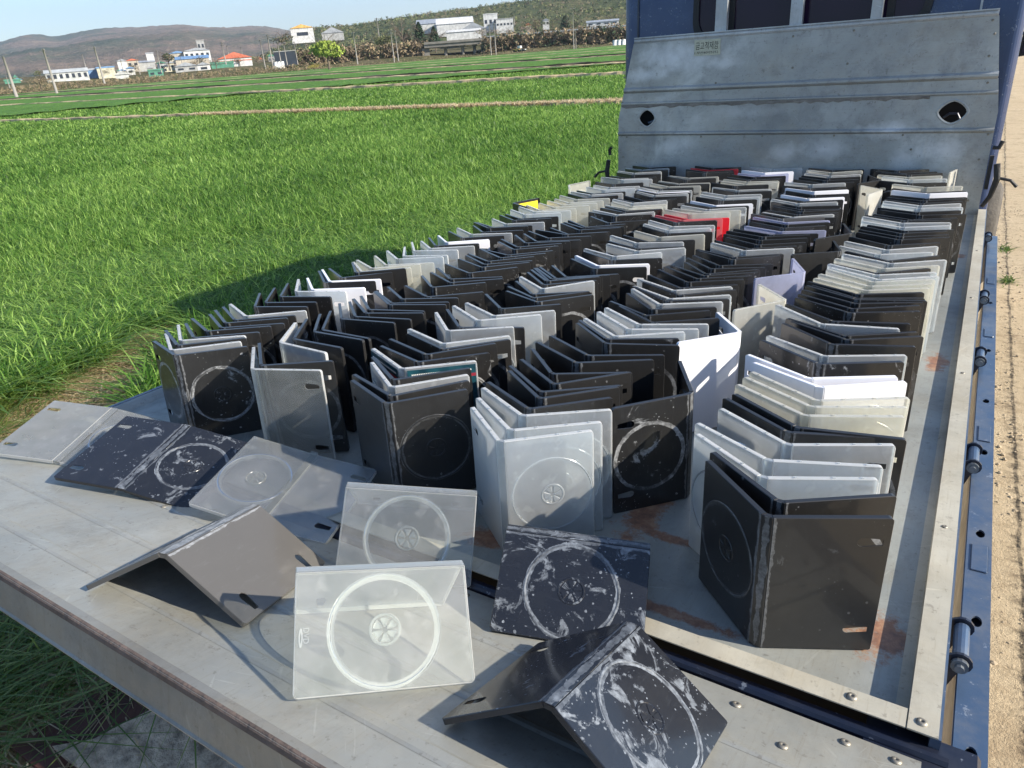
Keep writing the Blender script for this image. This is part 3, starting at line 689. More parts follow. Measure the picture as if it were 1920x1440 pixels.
# cab
cab = empty('cab'); cab.parent = truck
bm = bmesh.new(); prism(bm, [(-1.60, 5.75), (-1.655, 4.6)]+[(-1.62+.045*math.cos(a), 3.835+.045*math.sin(a)) for a in np.linspace(math.pi, 1.5*math.pi, 6)]+[(.025+.042*math.cos(a), 3.832+.042*math.sin(a)) for a in np.linspace(-.5*math.pi, .05, 8)]+[(.055, 4.4), (.0, 5.75)], 'z', -.12, 1.12); link('cab_body', me('cab_body', bm, M_cab), cab)
bm = bmesh.new(); prism(bm, rrect(-1.62, .03, 3.86, 5.5, .09, 5), 'z', 1.121, 1.22); link('cab_roof', me('cab_roof', bm, M_cab), cab)
bm = bmesh.new(); prism(bm, rrect(-1.60, -.01, 5.0, 5.74, .045, 5), 'z', -.62, -.121); link('cab_front_skirt', me('cab_front_skirt', bm, M_cab), cab)
for x in (-.095, -1.58): boxo('door_seam', (x-.004, x+.004, 3.784, 3.7895, -.05, 1.10), M_bluedark if x < -1 else M_zinc, cab)
bm = bmesh.new(); a = rrect(-1.29, -.27, .745, 1.08, .10, 6); b = rrect(-1.262, -.298, .773, 1.052, .085, 6)
holed_plate(bm, a, [b], lambda u, v, t: Vector((u, t, v)), 3.768, 3.7895); link('window_rubber', me('window_rubber', bm, M_rubber), cab)
bm = bmesh.new(); prism(bm, rrect(-1.264, -.296, .771, 1.054, .085, 6), 'y', 3.780, 3.786); wn = link('rear_window', me('rear_window', bm, M_glass), cab)
for x in (-1.12, -.82, -.44): boxo('window_divider', (x, x+.03, 3.772, 3.7795, .775, 1.05), M_rubber, wn)
for x, wdt in ((-1.160, .05), (-.822, .048), (-.492, .040)):
    o = boxo('guard_bar', (x, x+wdt, HY+.004, HY+.016, .8010, 1.10), M_zinc, truck)
    bm = bmesh.new(); box(bm, x+wdt+.0005, x+wdt+.004, HY+.002, HY+.032, .8010, 1.10); link('guard_bar_flange', me('guard_bar_flange', bm, M_zinc), o)
boxo('hole_shade_panel', (-1.60, -.02, 3.775, 3.789, .05, .70), M_dark, cab)  # dark sheet added behind the hand holes to stand in for the gap's shade
# side latches with levers
def latch(x, sgn):
    bm = bmesh.new(); q = lambda px, z, dy=0: (x+px*sgn, HY-.06+dy, z)
    tube(bm, [q(.012, .22), q(.022, .16), q(.010, .09), q(-.012, .045)], [.012, .013, .010, .008], 8)
    tube(bm, [q(.02, .165), q(.07, .155), q(.095, .130)], [.006, .006, .007], 8)
    return part('side_latch', bm, M_rubber)
latch(.055, 1); latch(-1.665, -1)
bm = bmesh.new(); tube(bm, [(.040, HY-.06, .285), (.062, HY-.06, .283), (.070, HY-.06, .31)], .009, 8); part('latch_hook', bm, M_rubber)
bm = bmesh.new(); tube(bm, [(-1.66, HY-.06, .285), (-1.672, HY-.06, .27), (-1.668, HY-.06, .245)], .009, 8); part('latch_hook', bm, M_rubber)
boxo('rubber_pad', (.037, .052, HY-.05, HY-.02, .115, .25), M_rubber, truck)
# wheels
def wheel(x0, x1, y, name='wheel'):
    w_ = empty(name); w_.parent = truck; w_.location = ((x0+x1)/2, y, -.52); hw = (x1-x0)/2; R0 = .33
    bm = bmesh.new(); prof = [(-hw*.9, .19), (-hw, .24), (-hw, .29), (-hw*.75, .325), (0, R0), (hw*.75, .325), (hw, .29), (hw, .24), (hw*.9, .19)]
    rg = [[bm.verts.new((px, r*math.cos(2*math.pi*k/32), r*math.sin(2*math.pi*k/32))) for k in range(32)] for px, r in prof]
    for a, b in zip(rg[:-1], rg[1:]):
        for k in range(32): bm.faces.new((a[k], a[(k+1) % 32], b[(k+1) % 32], b[k]))
    link('tyre', me('tyre', bm, M_tyre, True), w_)
    bm = bmesh.new(); prof = [(hw*.9, .191), (hw*.55, .17), (hw*.4, .08), (hw*.7, .05), (hw*.7, .001)]
    rg = [[bm.verts.new((px, r*math.cos(2*math.pi*k/24), r*math.sin(2*math.pi*k/24))) for k in range(24)] for px, r in prof]
    for a, b in zip(rg[:-1], rg[1:]):
        for k in range(24): bm.faces.new((a[k], a[(k+1) % 24], b[(k+1) % 24], b[k]))
    link('rim', me('rim', bm, M_rim, True), w_)
wheel(.0, .165, 5.55).__class__ if False else wheel(.0, .165, 5.55)
D.objects['wheel'].location.z = -.45
wheel(-1.72, -1.53, 5.55); wheel(-.32, -.12, 1.5); wheel(-1.42, -1.22, 1.5)
# mirror on an arm
mir = empty('side_mirror'); mir.parent = truck; mir.location = (.085, 5.6, .60)
bm = bmesh.new(); prism(bm, [(.0, .0), (.22, .03), (.21, .33), (.07, .33), (.025, .20)], 'y', -.05, .0); link('mirror_housing', me('mirror_housing', bm, M_rubber), mir)
bm = bmesh.new(); prism(bm, [(.022, .022), (.20, .045), (.19, .31), (.085, .31), (.045, .19)], 'y', -.056, -.0505); link('mirror_glass', me('mirror_glass', bm, M_glass), mir)
bm = bmesh.new(); tube(bm, [(-.03, .02, .12), (.03, .0, .13), (.06, -.01, .15)], .01, 8); link('mirror_arm', me('mirror_arm', bm, M_rubber), mir)
# crumpled black thing at the lower right end of the tailgate
bm = bmesh.new(); bmesh.ops.create_uvsphere(bm, u_segments=40, v_segments=24, radius=1)
for v in bm.verts:
    c = v.co; k = 1+.035*math.sin(14*c.x+5*c.z+2*math.sin(4*c.y))+.02*math.sin(19*c.x-6*c.y)
    v.co = Vector((c.x*.042*k, c.y*.030*k, c.z*.014*k))
gl = link('black_glove', me('black_glove', bm, M_leather, True), None, TM @ Matrix.Translation((.022, .540, .037)) @ Matrix.Rotation(.5, 4, 'Z'))
tag(gl, 'crumpled black leather glove on the right end of the tailgate', 'glove')

# ------------------------------------------------------------------ disc cases
CW, CHT, CT = .129, .190, .0066
def cover_mesh(sign, tray, detail):
    """one half of a case: outer face at y=0, rims reach to y=CT; x runs away from the hinge"""
    bm = bmesh.new()
    out = rrect(0, CW, 0, CHT, .005, 3, (1, 1, 0, 0))
    def inset(lp, d): 
        cx, cy = CW/2, CHT/2
        return [(min(max(x, d), CW-d) if True else x, min(max(y, d), CHT-d)) if d else (x, y) for x, y in lp]
    holes = []
    if detail and not tray:
        for zc in (.158, .032):
            holes.append([(CW-.030+.006*math.cos(a), zc+.006*math.sin(a)) for a in np.linspace(math.pi/2, 3*math.pi/2, 7)]+[(CW-.008, zc-.004), (CW-.008, zc+.004)])
    X = lambda u, v, t: Vector((sign*u, t, v))
    # outer plate
    L = [inset(out, .0007), out]
    ys_ = [0, .0008]
    es = []; r0 = []
    q = [bm.verts.new(X(u, v, 0)) for u, v in L[0]]; r0 = q
    es = [bm.edges.new((q[i], q[(i+1) % len(q)])) for i in range(len(q))]; hq = []
    for h in holes:
        g = [bm.verts.new(X(u, v, 0)) for u, v in h]; hq.append(g); es += [bm.edges.new((g[i], g[(i+1) % len(g)])) for i in range(len(g))]
    bmesh.ops.triangle_fill(bm, use_beauty=True, edges=es)
    r1 = [bm.verts.new(X(u, v, .0008)) for u, v in out]; r2 = [bm.verts.new(X(u, v, CT)) for u, v in out]
    inn = inset(out, .0014); r3 = [bm.verts.new(X(u, v, CT)) for u, v in inn]; r4 = [bm.verts.new(X(u, v, .0013)) for u, v in inn]
    for q_, (a, b) in enumerate(((r0, r1), (r1, r2), (r2, r3), (r3, r4))):
        n = len(a)
        for i in range(n): bm.faces.new((a[i], a[(i+1) % n], b[(i+1) % n], b[i])).material_index = 1 if q_ < 3 else 0
    es = [bm.edges.get((r4[i], r4[(i+1) % len(r4)])) for i in range(len(r4))]; h2 = []
    for h in holes:
        g = [bm.verts.new(X(u, v, .0013)) for u, v in h]; h2.append(g); es += [bm.edges.new((g[i], g[(i+1) % len(g)])) for i in range(len(g))]
    bmesh.ops.triangle_fill(bm, use_beauty=True, edges=es)
    for a, b in zip(hq, h2):
        for i in range(len(a)): bm.faces.new((a[i], a[(i+1) % len(a)], b[(i+1) % len(a)], b[i]))
    bmesh.ops.recalc_face_normals(bm, faces=bm.faces)
    return bm
def ring_bm(sign, r0, r1, y0, y1, n=40):
    bm = bmesh.new(); cx, cz = sign*.0665, .095
    pr = [(r0, y0), (r0+.0006, y1), (r1-.0006, y1), (r1, y0)]
    rg = [[bm.verts.new((cx+r*math.cos(2*math.pi*k/n), y, cz+r*math.sin(2*math.pi*k/n))) for k in range(n)] for r, y in pr]
    for a, b in zip(rg[:-1], rg[1:]):
        for k in range(n): bm.faces.new((a[k], a[(k+1) % n], b[(k+1) % n], b[k]))
    return bm
def hub_bm(sign, y0, y1):
    bm = ring_bm(sign, .0145, .0175, y0, y1, 28); cx, cz = sign*.0665, .095
    for k in range(6):
        a = k*math.pi/3; c = [(.0035, -.32), (.0135, -.40), (.0135, .40), (.0035, .32)]
        lo = [bm.verts.new((cx+r*math.cos(a+d), y0, cz+r*math.sin(a+d))) for r, d in c]; hi = [bm.verts.new((cx+r*math.cos(a+d*.86), y1, cz+r*math.sin(a+d*.86))) for r, d in c]
        bm.faces.new(hi)
        for i in range(4): bm.faces.new((lo[i], lo[(i+1) % 4], hi[(i+1) % 4], hi[i]))
    bmesh.ops.recalc_face_normals(bm, faces=bm.faces); return bm
def spine_bm():
    bm = bmesh.new(); box(bm, -.0066, .0066, 0, .0013, .0003, CHT-.0003, .0005); box(bm, -.0064, .0064, .0015, CT, CHT-.0022, CHT-.0006); box(bm, -.0064, .0064, .0015, CT, .0006, .0022)
    return bm
def lug_bm(sign):
    bm = bmesh.new()
    for u in (.03, .075, .108):
        for z in (.1905, -.0005): box(bm, min(sign*u, sign*(u+.004)), max(sign*u, sign*(u+.004)), .002, .0046, z-.0006, z+.0006)
    return bm
_mc = {}
EDGE = {CM['t']: CM['t3'], CM['A']: CM['A3'], CM['c']: CM['c3']}
def mesh_for(key, mat):
    k = (key, mat)
    if k not in _mc:
        base, sg_ = key[0], key[1]
        if base == 'cover': bm = cover_mesh(sg_, False, True)
        elif base == 'tray': bm = cover_mesh(sg_, True, False)
        elif base == 'ring': bm = ring_bm(sg_, .0545, .0622, .0013, .0046)
        elif base == 'ringout': bm = ring_bm(sg_, .0582, .0610, -.0001, -.0006)
        elif base == 'hub': bm = hub_bm(sg_, .0013, .0052)
        elif base == 'hubout': bm = hub_bm(sg_, -.0001, -.0007)
        elif base == 'spine': bm = spine_bm()
        elif base == 'lug': bm = lug_bm(sg_)
        _mc[k] = me(base, bm, mat)
        if base in ('cover', 'tray'): _mc[k].materials.append(EDGE.get(mat, mat))
    return _mc[k]
NAMES = dict(k='black', K='black', D='black', g='grey', t='clear', A='clear', c='milky', v='lilac', p='pink', w='white', r='red')
def make_case(mw, aL, aR, key, label, group, detail=1, trayR=True):
    """mw: spine foot frame (Z along spine, -Y outwards); aL/aR: directions of the covers in its XY plane, degrees"""
    root = empty('disc_case', mw); tag(root, label, 'disc case', group)
    mat = CM[key]; mat2 = CM.get(key+'2', mat); clearish = key in ('t', 'A', 'c', 'v', 'p')
    sp = link('spine', mesh_for(('spine', 1), mat), root)
    for sgn, ang, tray in ((1, aR, trayR), (-1, aL-180, not trayR)):
        c = link('cover', mesh_for(('tray' if tray else 'cover', sgn), mat if tray else mat2), root)
        c.location = (sgn*.0072, .0004, 0); c.rotation_euler = (0, 0, math.radians(ang))
        if detail and tray:
            m3_ = CM.get(key+'3', mat); link('disc_ring', mesh_for(('ring', sgn), m3_), c); link('disc_hub', mesh_for(('hub', sgn), m3_), c)
            if detail > 1:
                link('disc_ring', mesh_for(('ringout', sgn), mat), c); link('disc_hub', mesh_for(('hubout', sgn), mat), c)
        if detail and clearish and detail < 3: tag(link('edge_lugs', mesh_for(('lug', sgn), mat), c), kind='stuff')
    return root
def standing(x, y, aL, aR, key, label, group, detail=1, trayR=None):
    aL += rnd.gauss(0, 2.0); aR += rnd.gauss(0, 2.0)
    mid = (aL+aR)/2-90                    # turn the case so that its covers are symmetric, spine outwards
    mw = TM @ Matrix.Translation((x, y, .0012)) @ Matrix.Rotation(math.radians(rnd.gauss(0, .7)), 4, 'X') @ Matrix.Rotation(math.radians(rnd.gauss(0, .5)), 4, 'Y') @ Matrix.Rotation(math.radians(mid), 4, 'Z') @ Matrix.Diagonal((1, 1, rnd.uniform(.985, 1.008), 1))
    return make_case(mw, aL-mid, aR-mid, key, label, group, detail, (rnd.random() < .55) if trayR is None else trayR)
def from_points(S0, S1, dL, dR, key, label, group, detail=3, trayR=True):
    S0, S1, dL, dR = map(Vector, (S0, S1, dL, dR))
    Z = (S1-S0).normalized(); dL = (dL-Z*dL.dot(Z)).normalized(); dR = (dR-Z*dR.dot(Z)).normalized()
    Y = (dL+dR).normalized() if (dL+dR).length > .05 else Vector((0, 0, -1)); X = Y.cross(Z).normalized(); Y = Z.cross(X)
    m = Matrix([[X[i], Y[i], Z[i], S0[i]] for i in range(3)]+[[0, 0, 0, 1]])
    aL = math.degrees(math.atan2(dL.dot(Y), dL.dot(X))); aR = math.degrees(math.atan2(dR.dot(Y), dR.dot(X)))
    if aL < 0: aL += 360
    return make_case(TM @ m, aL, aR, key, label, group, detail, trayR)

def top_at(px, py, z=.191):
    r = RT @ cd(px, py); t = (z-.66)/r[2]; return np.array([0, 0, .66])+t*r
def Z(x0, y0, s): return lambda q: None if q is None else (x0+q[0]/s, y0+q[1]/s)
I_ = Z(0, 0, 1)
A_ = Z(1600, 290, 8); B_ = Z(1540, 430, 6.857); C_ = Z(1400, 540, 5.333); D_ = Z(1400, 290, 8); E_ = Z(1300, 400, 6.857); F_ = Z(1120, 440, 6.857)
G_ = Z(1240, 290, 8); H_c = Z(1080, 290, 8); J_ = Z(960, 460, 6.857); K_ = Z(780, 400, 6.857); L_ = Z(600, 440, 6.857); N_ = Z(940, 340, 8)
Q_ = Z(620, 540, 3.84); R2 = Z(1000, 540, 3.84); U_ = Z(240, 480, 3.429)
# every case that stands on the bed: (frame of the measured survey, colour, left end, spine, right end), by row from the back
COL1 = [(A_, 'kLSR', [('k', (290,165),(690,215),(1190,200)), ('k', (285,205),(790,243),(1250,215)), ('k', (300,225),(870,270),(1310,230)), ('c', (315,270),(840,310),(1335,265)), ('t', (370,305),(880,345),(1425,310)), ('k', (390,345),(870,395),(1440,365)),
  ('c', (505,420),(1090,465),(1545,410)), ('k', (510,490),(1110,535),(1665,490)), ('w', (520,515),(1130,560),(1715,525)), ('k', (500,575),(1110,635),(1710,600)), ('k', (420,620),(1080,660),(1680,640)), ('k', (360,655),(1040,700),(1670,665)),
  ('t', (335,680),(1010,740),(1630,700)), ('t', (400,710),(990,785),(1705,760)), ('k', (320,750),(960,845),(1660,825)), ('k', (310,820),(1000,880),(1600,885)), ('k', (350,835),(880,950),(1610,940)), ('k', (200,880),(770,985),(1540,975)),
  ('t', (95,930),(720,1020),(1480,1000)), ('t', (150,965),(740,1080),(1525,1060)), ('k', (270,1005),(780,1150),(1500,1100)), ('k', (170,1045),(700,1180),(1390,1125)), ('k', (110,1080),(700,1220),(1400,1155)), ('k', (0,1120),(690,1270),(1455,1230))]),
 (B_, '', [('k', (355,65),(870,200),(1510,150)), ('t', (295,120),(850,250),(1490,180)), ('t', (220,180),(740,330),(1435,280)), ('k', (270,250),(880,395),(1520,310)), ('t', (225,300),(900,430),(1595,360)), ('c', (130,360),(790,500),(1490,435)),
  ('k', (45,405),(720,550),(1415,470)), ('t', (60,430),(710,590),(1410,545)), ('t', (120,465),(740,640),(1540,585)), ('c', (15,490),(660,680),(1530,650)), ('c', (-60,560),(620,720),(1450,705)), ('c', (-100,620),(570,770),(1400,740)),
  ('k', (-60,660),(470,830),(1330,800)), ('k', (-110,700),(450,880),(1345,850)), ('k', (-150,740),(440,910),(1340,910)), ('k', (-180,780),(430,950),(1310,930))]),
 (C_, '', [('k', (500,55),(1060,195),(1745,160)), ('K', (480,85),(1030,235),(1725,215)), ('k', (405,135),(870,325),(1660,350)), ('t', (370,180),(735,352),(1530,400)), ('k', (365,280),(980,480),(1680,415)), ('k', (375,310),(1010,525),(1795,490)), ('k', (355,330),(860,570),(1720,600)),
  ('t', (175,440),(780,675),(1655,665)), ('K', (110,500),(725,748),(1615,745)), ('w', (0,655),(635,905),(1520,875)), ('w', (0,720),(740,985),(1620,925)), ('c', (-40,830),(690,1130),(1645,1095)), ('c', (-60,890),(620,1195),(1655,1195)), ('c', (-80,960),(570,1270),(1640,1290))]),
 (I_, '', [('k', (1369,730),(1494,802),(1695,828)), ('k', (1355,734),(1476,809),(1681,822)), ('t', (1342,761),(1479,832),(1692,834)), ('t', (1306,782),(1442,864),(1658,876)), ('t', (1303,800),(1430,893),(1657,900)), ('k', (1345,843),(1462,943),(1681,925)), ('k', (1331,850),(1439,966),(1676,964))])]
COL2 = [(D_, '', [('k', (1030,160),(1330,195),(1740,185)), ('c', (955,180),(1320,230),(1730,180)), ('k', (920,210),(1300,262),(1700,205)), ('t', (915,230),(1290,278),(1725,225)), ('k', (890,270),(1260,312),(1690,270)), ('k', (875,290),(1220,350),(1640,340)), ('k', (790,335),(1140,395),(1610,360)), ('t', (720,350),(1020,415),(1550,380)),
  ('k', (600,415),(1010,470),(1490,440)), ('w', (650,450),(1030,525),(1520,460)), ('k', (650,480),(1020,580),(1590,540)), ('k', (560,530),(930,610),(1480,570)), ('w', (525,565),(940,640),(1480,580)), ('k', (530,600),(900,680),(1450,640)), ('t', (445,625),(800,715),(1395,680)), ('k', (420,665),(810,760),(1400,735)), ('k', (370,690),(840,800),(1410,770)),
  ('k', (380,710),(830,840),(1420,780)), ('k', (290,790),(780,890),(1380,820)), ('t', (265,820),(720,910),(1300,870)), ('k', (210,835),(700,935),(1190,920)), ('g', (110,865),(530,960),(1190,930)), ('v', (65,910),(600,1000),(1270,960)), ('k', (0,960),(600,1040),(1270,990))]),
 (E_, '', [('k', (650,95),(1150,190),(1700,130)), ('v', (615,140),(1110,225),(1720,175)), ('k', (480,190),(990,265),(1605,235)), ('k', (425,220),(900,295),(1525,265)), ('k', (330,255),(860,340),(1500,300)), ('k', (450,290),(830,410),(1445,350)), ('k', (290,340),(710,460),(1320,385)), ('t', (245,370),(650,485),(1365,430)),
  ('k', (20,455),(510,570),(1130,500)), ('k', (30,480),(490,600),(1080,520)), ('k', (40,500),(320,665),(1040,620)), ('k', (0,530),(220,700),(930,655)), ('k', (-50,590),(180,765),(860,695)), ('k', (-130,690),(140,795),(825,725)), ('k', (-250,700),(40,830),(770,775))]),
 (F_, '', [('k', (775,435),(1150,605),(1870,555)), ('k', (700,475),(1060,670),(1830,620)), ('t', (520,545),(985,710),(1715,635)), ('k', (545,595),(1050,770),(1755,665)), ('t', (470,655),(940,825),(1735,770)), ('k', (450,660),(880,850),(1690,815)), ('t', (428,680),(800,880),(1625,845)), ('k', (350,735),(700,960),(1530,905)), ('k', (195,825),(640,1030),(1430,945)),
  ('k', (240,880),(720,1110),(1600,1055)), ('t', (130,920),(540,1150),(1450,1150)), ('t', (0,970),(390,1210),(1405,1190)), ('t', (-130,1030),(240,1290),(1310,1230)), ('k', (-210,1080),(130,1335),(1130,1345)), ('k', (-260,1110),(85,1400),(1040,1415))]),
 (R2, '', [('k', (110,325),(395,482),(945,470)), ('k', (15,395),(310,542),(855,495)), ('k', (5,425),(130,620),(590,600)), ('k', (-90,505),(155,695),(700,590)), ('k', (-100,560),(30,755),(600,665)), ('k', (-130,600),(35,800),(600,685))]),
 (Q_, '', [('k', (1095,650),(1425,860),(2030,740)), ('t', (1110,695),(1380,925),(2040,870)), ('t', (1085,765),(1290,1015),(1985,920)), ('t', (1020,835),(1215,1108),(1880,1005))])]
COL3 = [(G_, '', [('t', (1310,180),(1700,200),(2110,170)), ('w', (1220,205),(1560,250),(1985,215)), ('v', (1150,240),(1500,292),(1980,230)), ('k', (1140,285),(1420,325),(1870,290)), ('k', (1020,300),(1360,348),(1850,320)), ('k', (960,320),(1330,372),(1790,330)), ('c', (905,345),(1300,393),(1775,350)), ('c', (900,380),(1290,420),(1800,390)),
  ('k', (850,400),(1130,460),(1630,455)), ('t', (695,480),(1160,515),(1630,460)), ('k', (740,495),(1150,555),(1630,520)), ('t', (580,550),(990,600),(1505,550)), ('t', (700,590),(960,640),(1480,600)), ('k', (470,615),(900,675),(1415,620)), ('w', (450,665),(820,740),(1410,695)), ('k', (365,700),(750,772),(1365,735)), ('t', (245,740),(720,805),(1270,750)),
  ('c', (140,800),(620,845),(1225,790)), ('c', (40,820),(450,890),(1150,820)), ('r', (40,880),(410,960),(1070,905)), ('p', (40,920),(310,985),(930,930)), ('K', (-20,950),(220,1012),(825,960)), ('t', (-220,970),(150,1075),(820,1040)), ('t', (-240,1010),(100,1130),(815,1100)), ('k', (-315,1065),(90,1178),(770,1140)), ('c', (-395,1110),(-10,1232),(700,1180))]),
 (H_c, '', [('k', (690,1180),(1090,1300),(1785,1255)), ('t', (550,1200),(905,1325),(1620,1295)), ('k', (420,1300),(915,1400),(1625,1340)), ('t', (415,1330),(930,1445),(1630,1390))]),
 (I_, '', [('t', (1092,463),(1152,479),(1247,469)), ('k', (1088,472),(1146,488),(1240,482)), ('w', (1077,477),(1120,498),(1221,494)), ('k', (1072,483),(1114,504),(1213,502))]),
 (J_, '', [('k', (540,220),(690,400),(1420,315)), ('k', (440,250),(580,412),(1350,335)), ('k', (390,265),(520,430),(1270,345)), ('k', (350,290),(490,442),(1200,360)), ('k', (300,290),(450,462),(1130,385)), ('k', (220,310),(400,492),(1090,415)), ('t', (120,370),(400,560),(1090,450)), ('k', (60,430),(250,632),(980,560)), ('k', (0,510),(270,682),(990,580)), ('k', (-60,590),(330,722),(1000,595))]),
 (K_, '', [('k', (930,1020),(1080,1230),(1885,1150)), ('t', (610,1120),(990,1310),(1800,1220)), ('t', (455,1170),(800,1380),(1620,1300))]),
 (Q_, '', [('k', (820,150),(920,275),(1395,265)), ('t', (750,165),(850,302),(1325,280)), ('t', (550,280),(800,402),(1270,320)), ('k', (475,320),(800,440),(1260,340)), ('k', (380,365),(700,482),(1190,380)), ('K', (290,405),(620,527),(1120,420)), ('I', (270,425),(510,572),(1050,490)), ('k', (290,480),(465,660),(1000,550)), ('t', (225,530),(430,712),(945,600)), ('k', (110,620),(430,782),(950,650)), ('k', (68,670),(400,828),(950,690))])]
COL4 = [(G_, '', [('k', (625,140),(850,172),(1325,145)), ('r', (520,160),(800,202),(1215,155)), ('k', (410,195),(730,225),(1150,190)), ('k', (330,225),(720,250),(1130,215)), ('c', (195,260),(480,315),(945,270)), ('k', (120,290),(430,347),(850,310)), ('c', (115,330),(320,400),(815,375)), ('k', (70,370),(300,427),(800,400)), ('c', (-20,390),(160,457),(665,430))]),
 (H_c, '', [('k', (1160,415),(1330,490),(1860,470)), ('t', (1110,430),(1290,515),(1845,475)), ('w', (1060,460),(1260,550),(1800,505)), ('k', (1040,480),(1250,565),(1775,535)), ('t', (1020,500),(1230,590),(1760,560)), ('k', (1010,530),(1180,622),(1700,590)), ('k', (830,580),(1030,665),(1550,610)), ('k', (725,620),(950,692),(1450,640)), ('t', (650,640),(890,715),(1400,650)),
  ('c', (550,660),(850,755),(1325,685)), ('c', (540,740),(780,802),(1230,725)), ('k', (410,720),(760,822),(1240,765)), ('k', (375,765),(740,843),(1235,790)), ('t', (370,820),(640,885),(1170,815)), ('K', (135,850),(570,912),(1080,840)), ('K', (230,920),(480,1010),(1035,945))]),
 (N_, '', [('k', (1040,565),(1270,682),(1860,620)), ('k', (1025,580),(1225,692),(1790,665)), ('k', (915,620),(1170,732),(1600,700)), ('k', (770,660),(1000,782),(1510,720)), ('k', (390,740),(960,800),(1500,755)), ('k', (400,750),(690,852),(1340,800)), ('k', (395,755),(530,900),(1200,860)), ('k', (275,790),(370,920),(1040,880)), ('k', (40,850),(250,982),(920,915)), ('k', (10,900),(190,1022),(860,955))]),
 (K_, '', [('k', (735,470),(1180,530),(1720,450)), ('K', (735,475),(1080,577),(1630,470)), ('k', (630,505),(930,615),(1510,530)), ('k', (600,520),(870,652),(1480,570)), ('k', (500,575),(840,692),(1430,600)), ('K', (340,635),(680,752),(1280,650)), ('k', (280,680),(430,842),(1110,790)), ('k', (175,740),(440,882),(1130,820)), ('K', (130,780),(200,955),(900,865)), ('k', (-60,960),(150,1062),(900,985))]),
 (L_, '', [('k', (865,650),(1050,832),(1790,810)), ('k', (735,695),(910,880),(1660,865)), ('k', (690,705),(890,895),(1630,900)), ('k', (485,765),(620,960),(1350,985)), ('k', (415,800),(600,1002),(1320,1020)), ('k', (415,830),(450,1047),(1155,1105)), ('k', (300,870),(275,1087),(970,1150))]),
 (U_, '', [('k', (1325,345),(1255,468),(1550,540)), ('k', (1280,360),(1190,492),(1470,565)), ('k', (1180,400),(1068,522),(1330,605)), ('t', (1105,415),(962,550),(1210,655)), ('k', (890,550),(870,702),(1375,685)), ('A', (822,572),(788,728),(1280,735))])]
COL5 = [(H_c, '', [('k', (985,135),(1180,162),(1630,145)), ('t', (850,170),(1080,192),(1590,150)), ('k', (840,180),(1050,217),(1510,165)), ('t', (710,205),(950,242),(1385,205)), ('k', (725,215),(920,272),(1310,255)), ('k', (640,280),(850,322),(1330,275)), ('t', (410,310),(720,342),(1140,310)), ('t', (440,330),(760,352),(1190,325)), ('k', (380,365),(620,415),(1080,385)), ('t', (305,405),(550,472),(990,405)), ('t', (240,450),(480,507),(920,460))]),
 (N_, '', [('k', (1125,115),(1430,172),(1880,110)), ('t', (1075,155),(1380,192),(1850,130)), ('k', (1070,150),(1310,215),(1780,180)), ('c', (960,200),(1150,262),(1690,220)), ('c', (870,190),(1060,302),(1600,260)), ('c', (800,220),(950,332),(1480,310)), ('c', (700,240),(820,370),(1380,340)), ('c', (330,290),(600,418),(1240,380)), ('t', (355,380),(500,450),(1170,405)), ('t', (230,405),(350,492),(1060,440)), ('k', (140,455),(290,560),(860,525))]),
 (K_, '', [('k', (1115,5),(1260,87),(1750,55)), ('t', (1040,45),(1160,127),(1670,95)), ('k', (810,90),(985,172),(1490,130)), ('k', (790,95),(930,192),(1450,165)), ('k', (790,130),(860,232),(1580,185)), ('t', (590,165),(700,262),(1260,240)), ('k', (370,210),(590,312),(1110,270)), ('w', (325,260),(395,377),(950,330)), ('k', (245,310),(260,412),(850,380)), ('t', (85,330),(180,450),(755,400))]),
 (L_, '', [('t', (1275,80),(1215,200),(1810,190)), ('t', (1220,125),(1075,262),(1690,260)), ('t', (820,190),(1000,312),(1550,290)), ('c', (680,245),(830,382),(1470,325)), ('c', (490,295),(670,422),(1310,365)), ('c', (440,310),(540,470),(1290,400)), ('k', (400,335),(480,492),(1145,430)), ('k', (60,405),(280,547),(940,465)), ('w', (60,440),(120,600),(830,550)), ('k', (10,460),(60,602),(790,570))]),
 (U_, '', [('w', (1165,130),(1180,212),(1550,200)), ('t', (1150,140),(1075,232),(1420,240)), ('k', (1070,170),(980,262),(1350,265)), ('k', (955,190),(895,292),(1260,295)), ('k', (890,215),(810,322),(1190,320)), ('t', (610,295),(750,382),(1170,325)), ('k', (590,315),(690,402),(1100,360)), ('k', (530,330),(620,432),(1050,385)), ('k', (495,360),(590,457),(1025,405)), ('k', (385,385),(500,482),(945,430)), ('k', (365,410),(420,522),(905,470)),
  ('t', (310,425),(335,542),(780,500)), ('k', (230,465),(320,572),(810,510)), ('t', (185,480),(280,602),(750,540)), ('K', (105,540),(283,640),(790,545))])]
ORD = ['first', 'second', 'third', 'fourth', 'fifth', 'sixth', 'seventh', 'eighth', 'ninth', 'tenth']
def ordn(n):
    if n <= 10: return ORD[n-1]
    return str(n)+('th' if 10 < n % 100 < 14 else {1: 'st', 2: 'nd', 3: 'rd'}.get(n % 10, 'th'))
ROWN = ['right-hand row beside the bed lip', 'second row from the right', 'middle row', 'second row from the left', 'left-hand row beside the field']
def angdiff(a, b): return (a-b+180) % 360-180
allcases = []
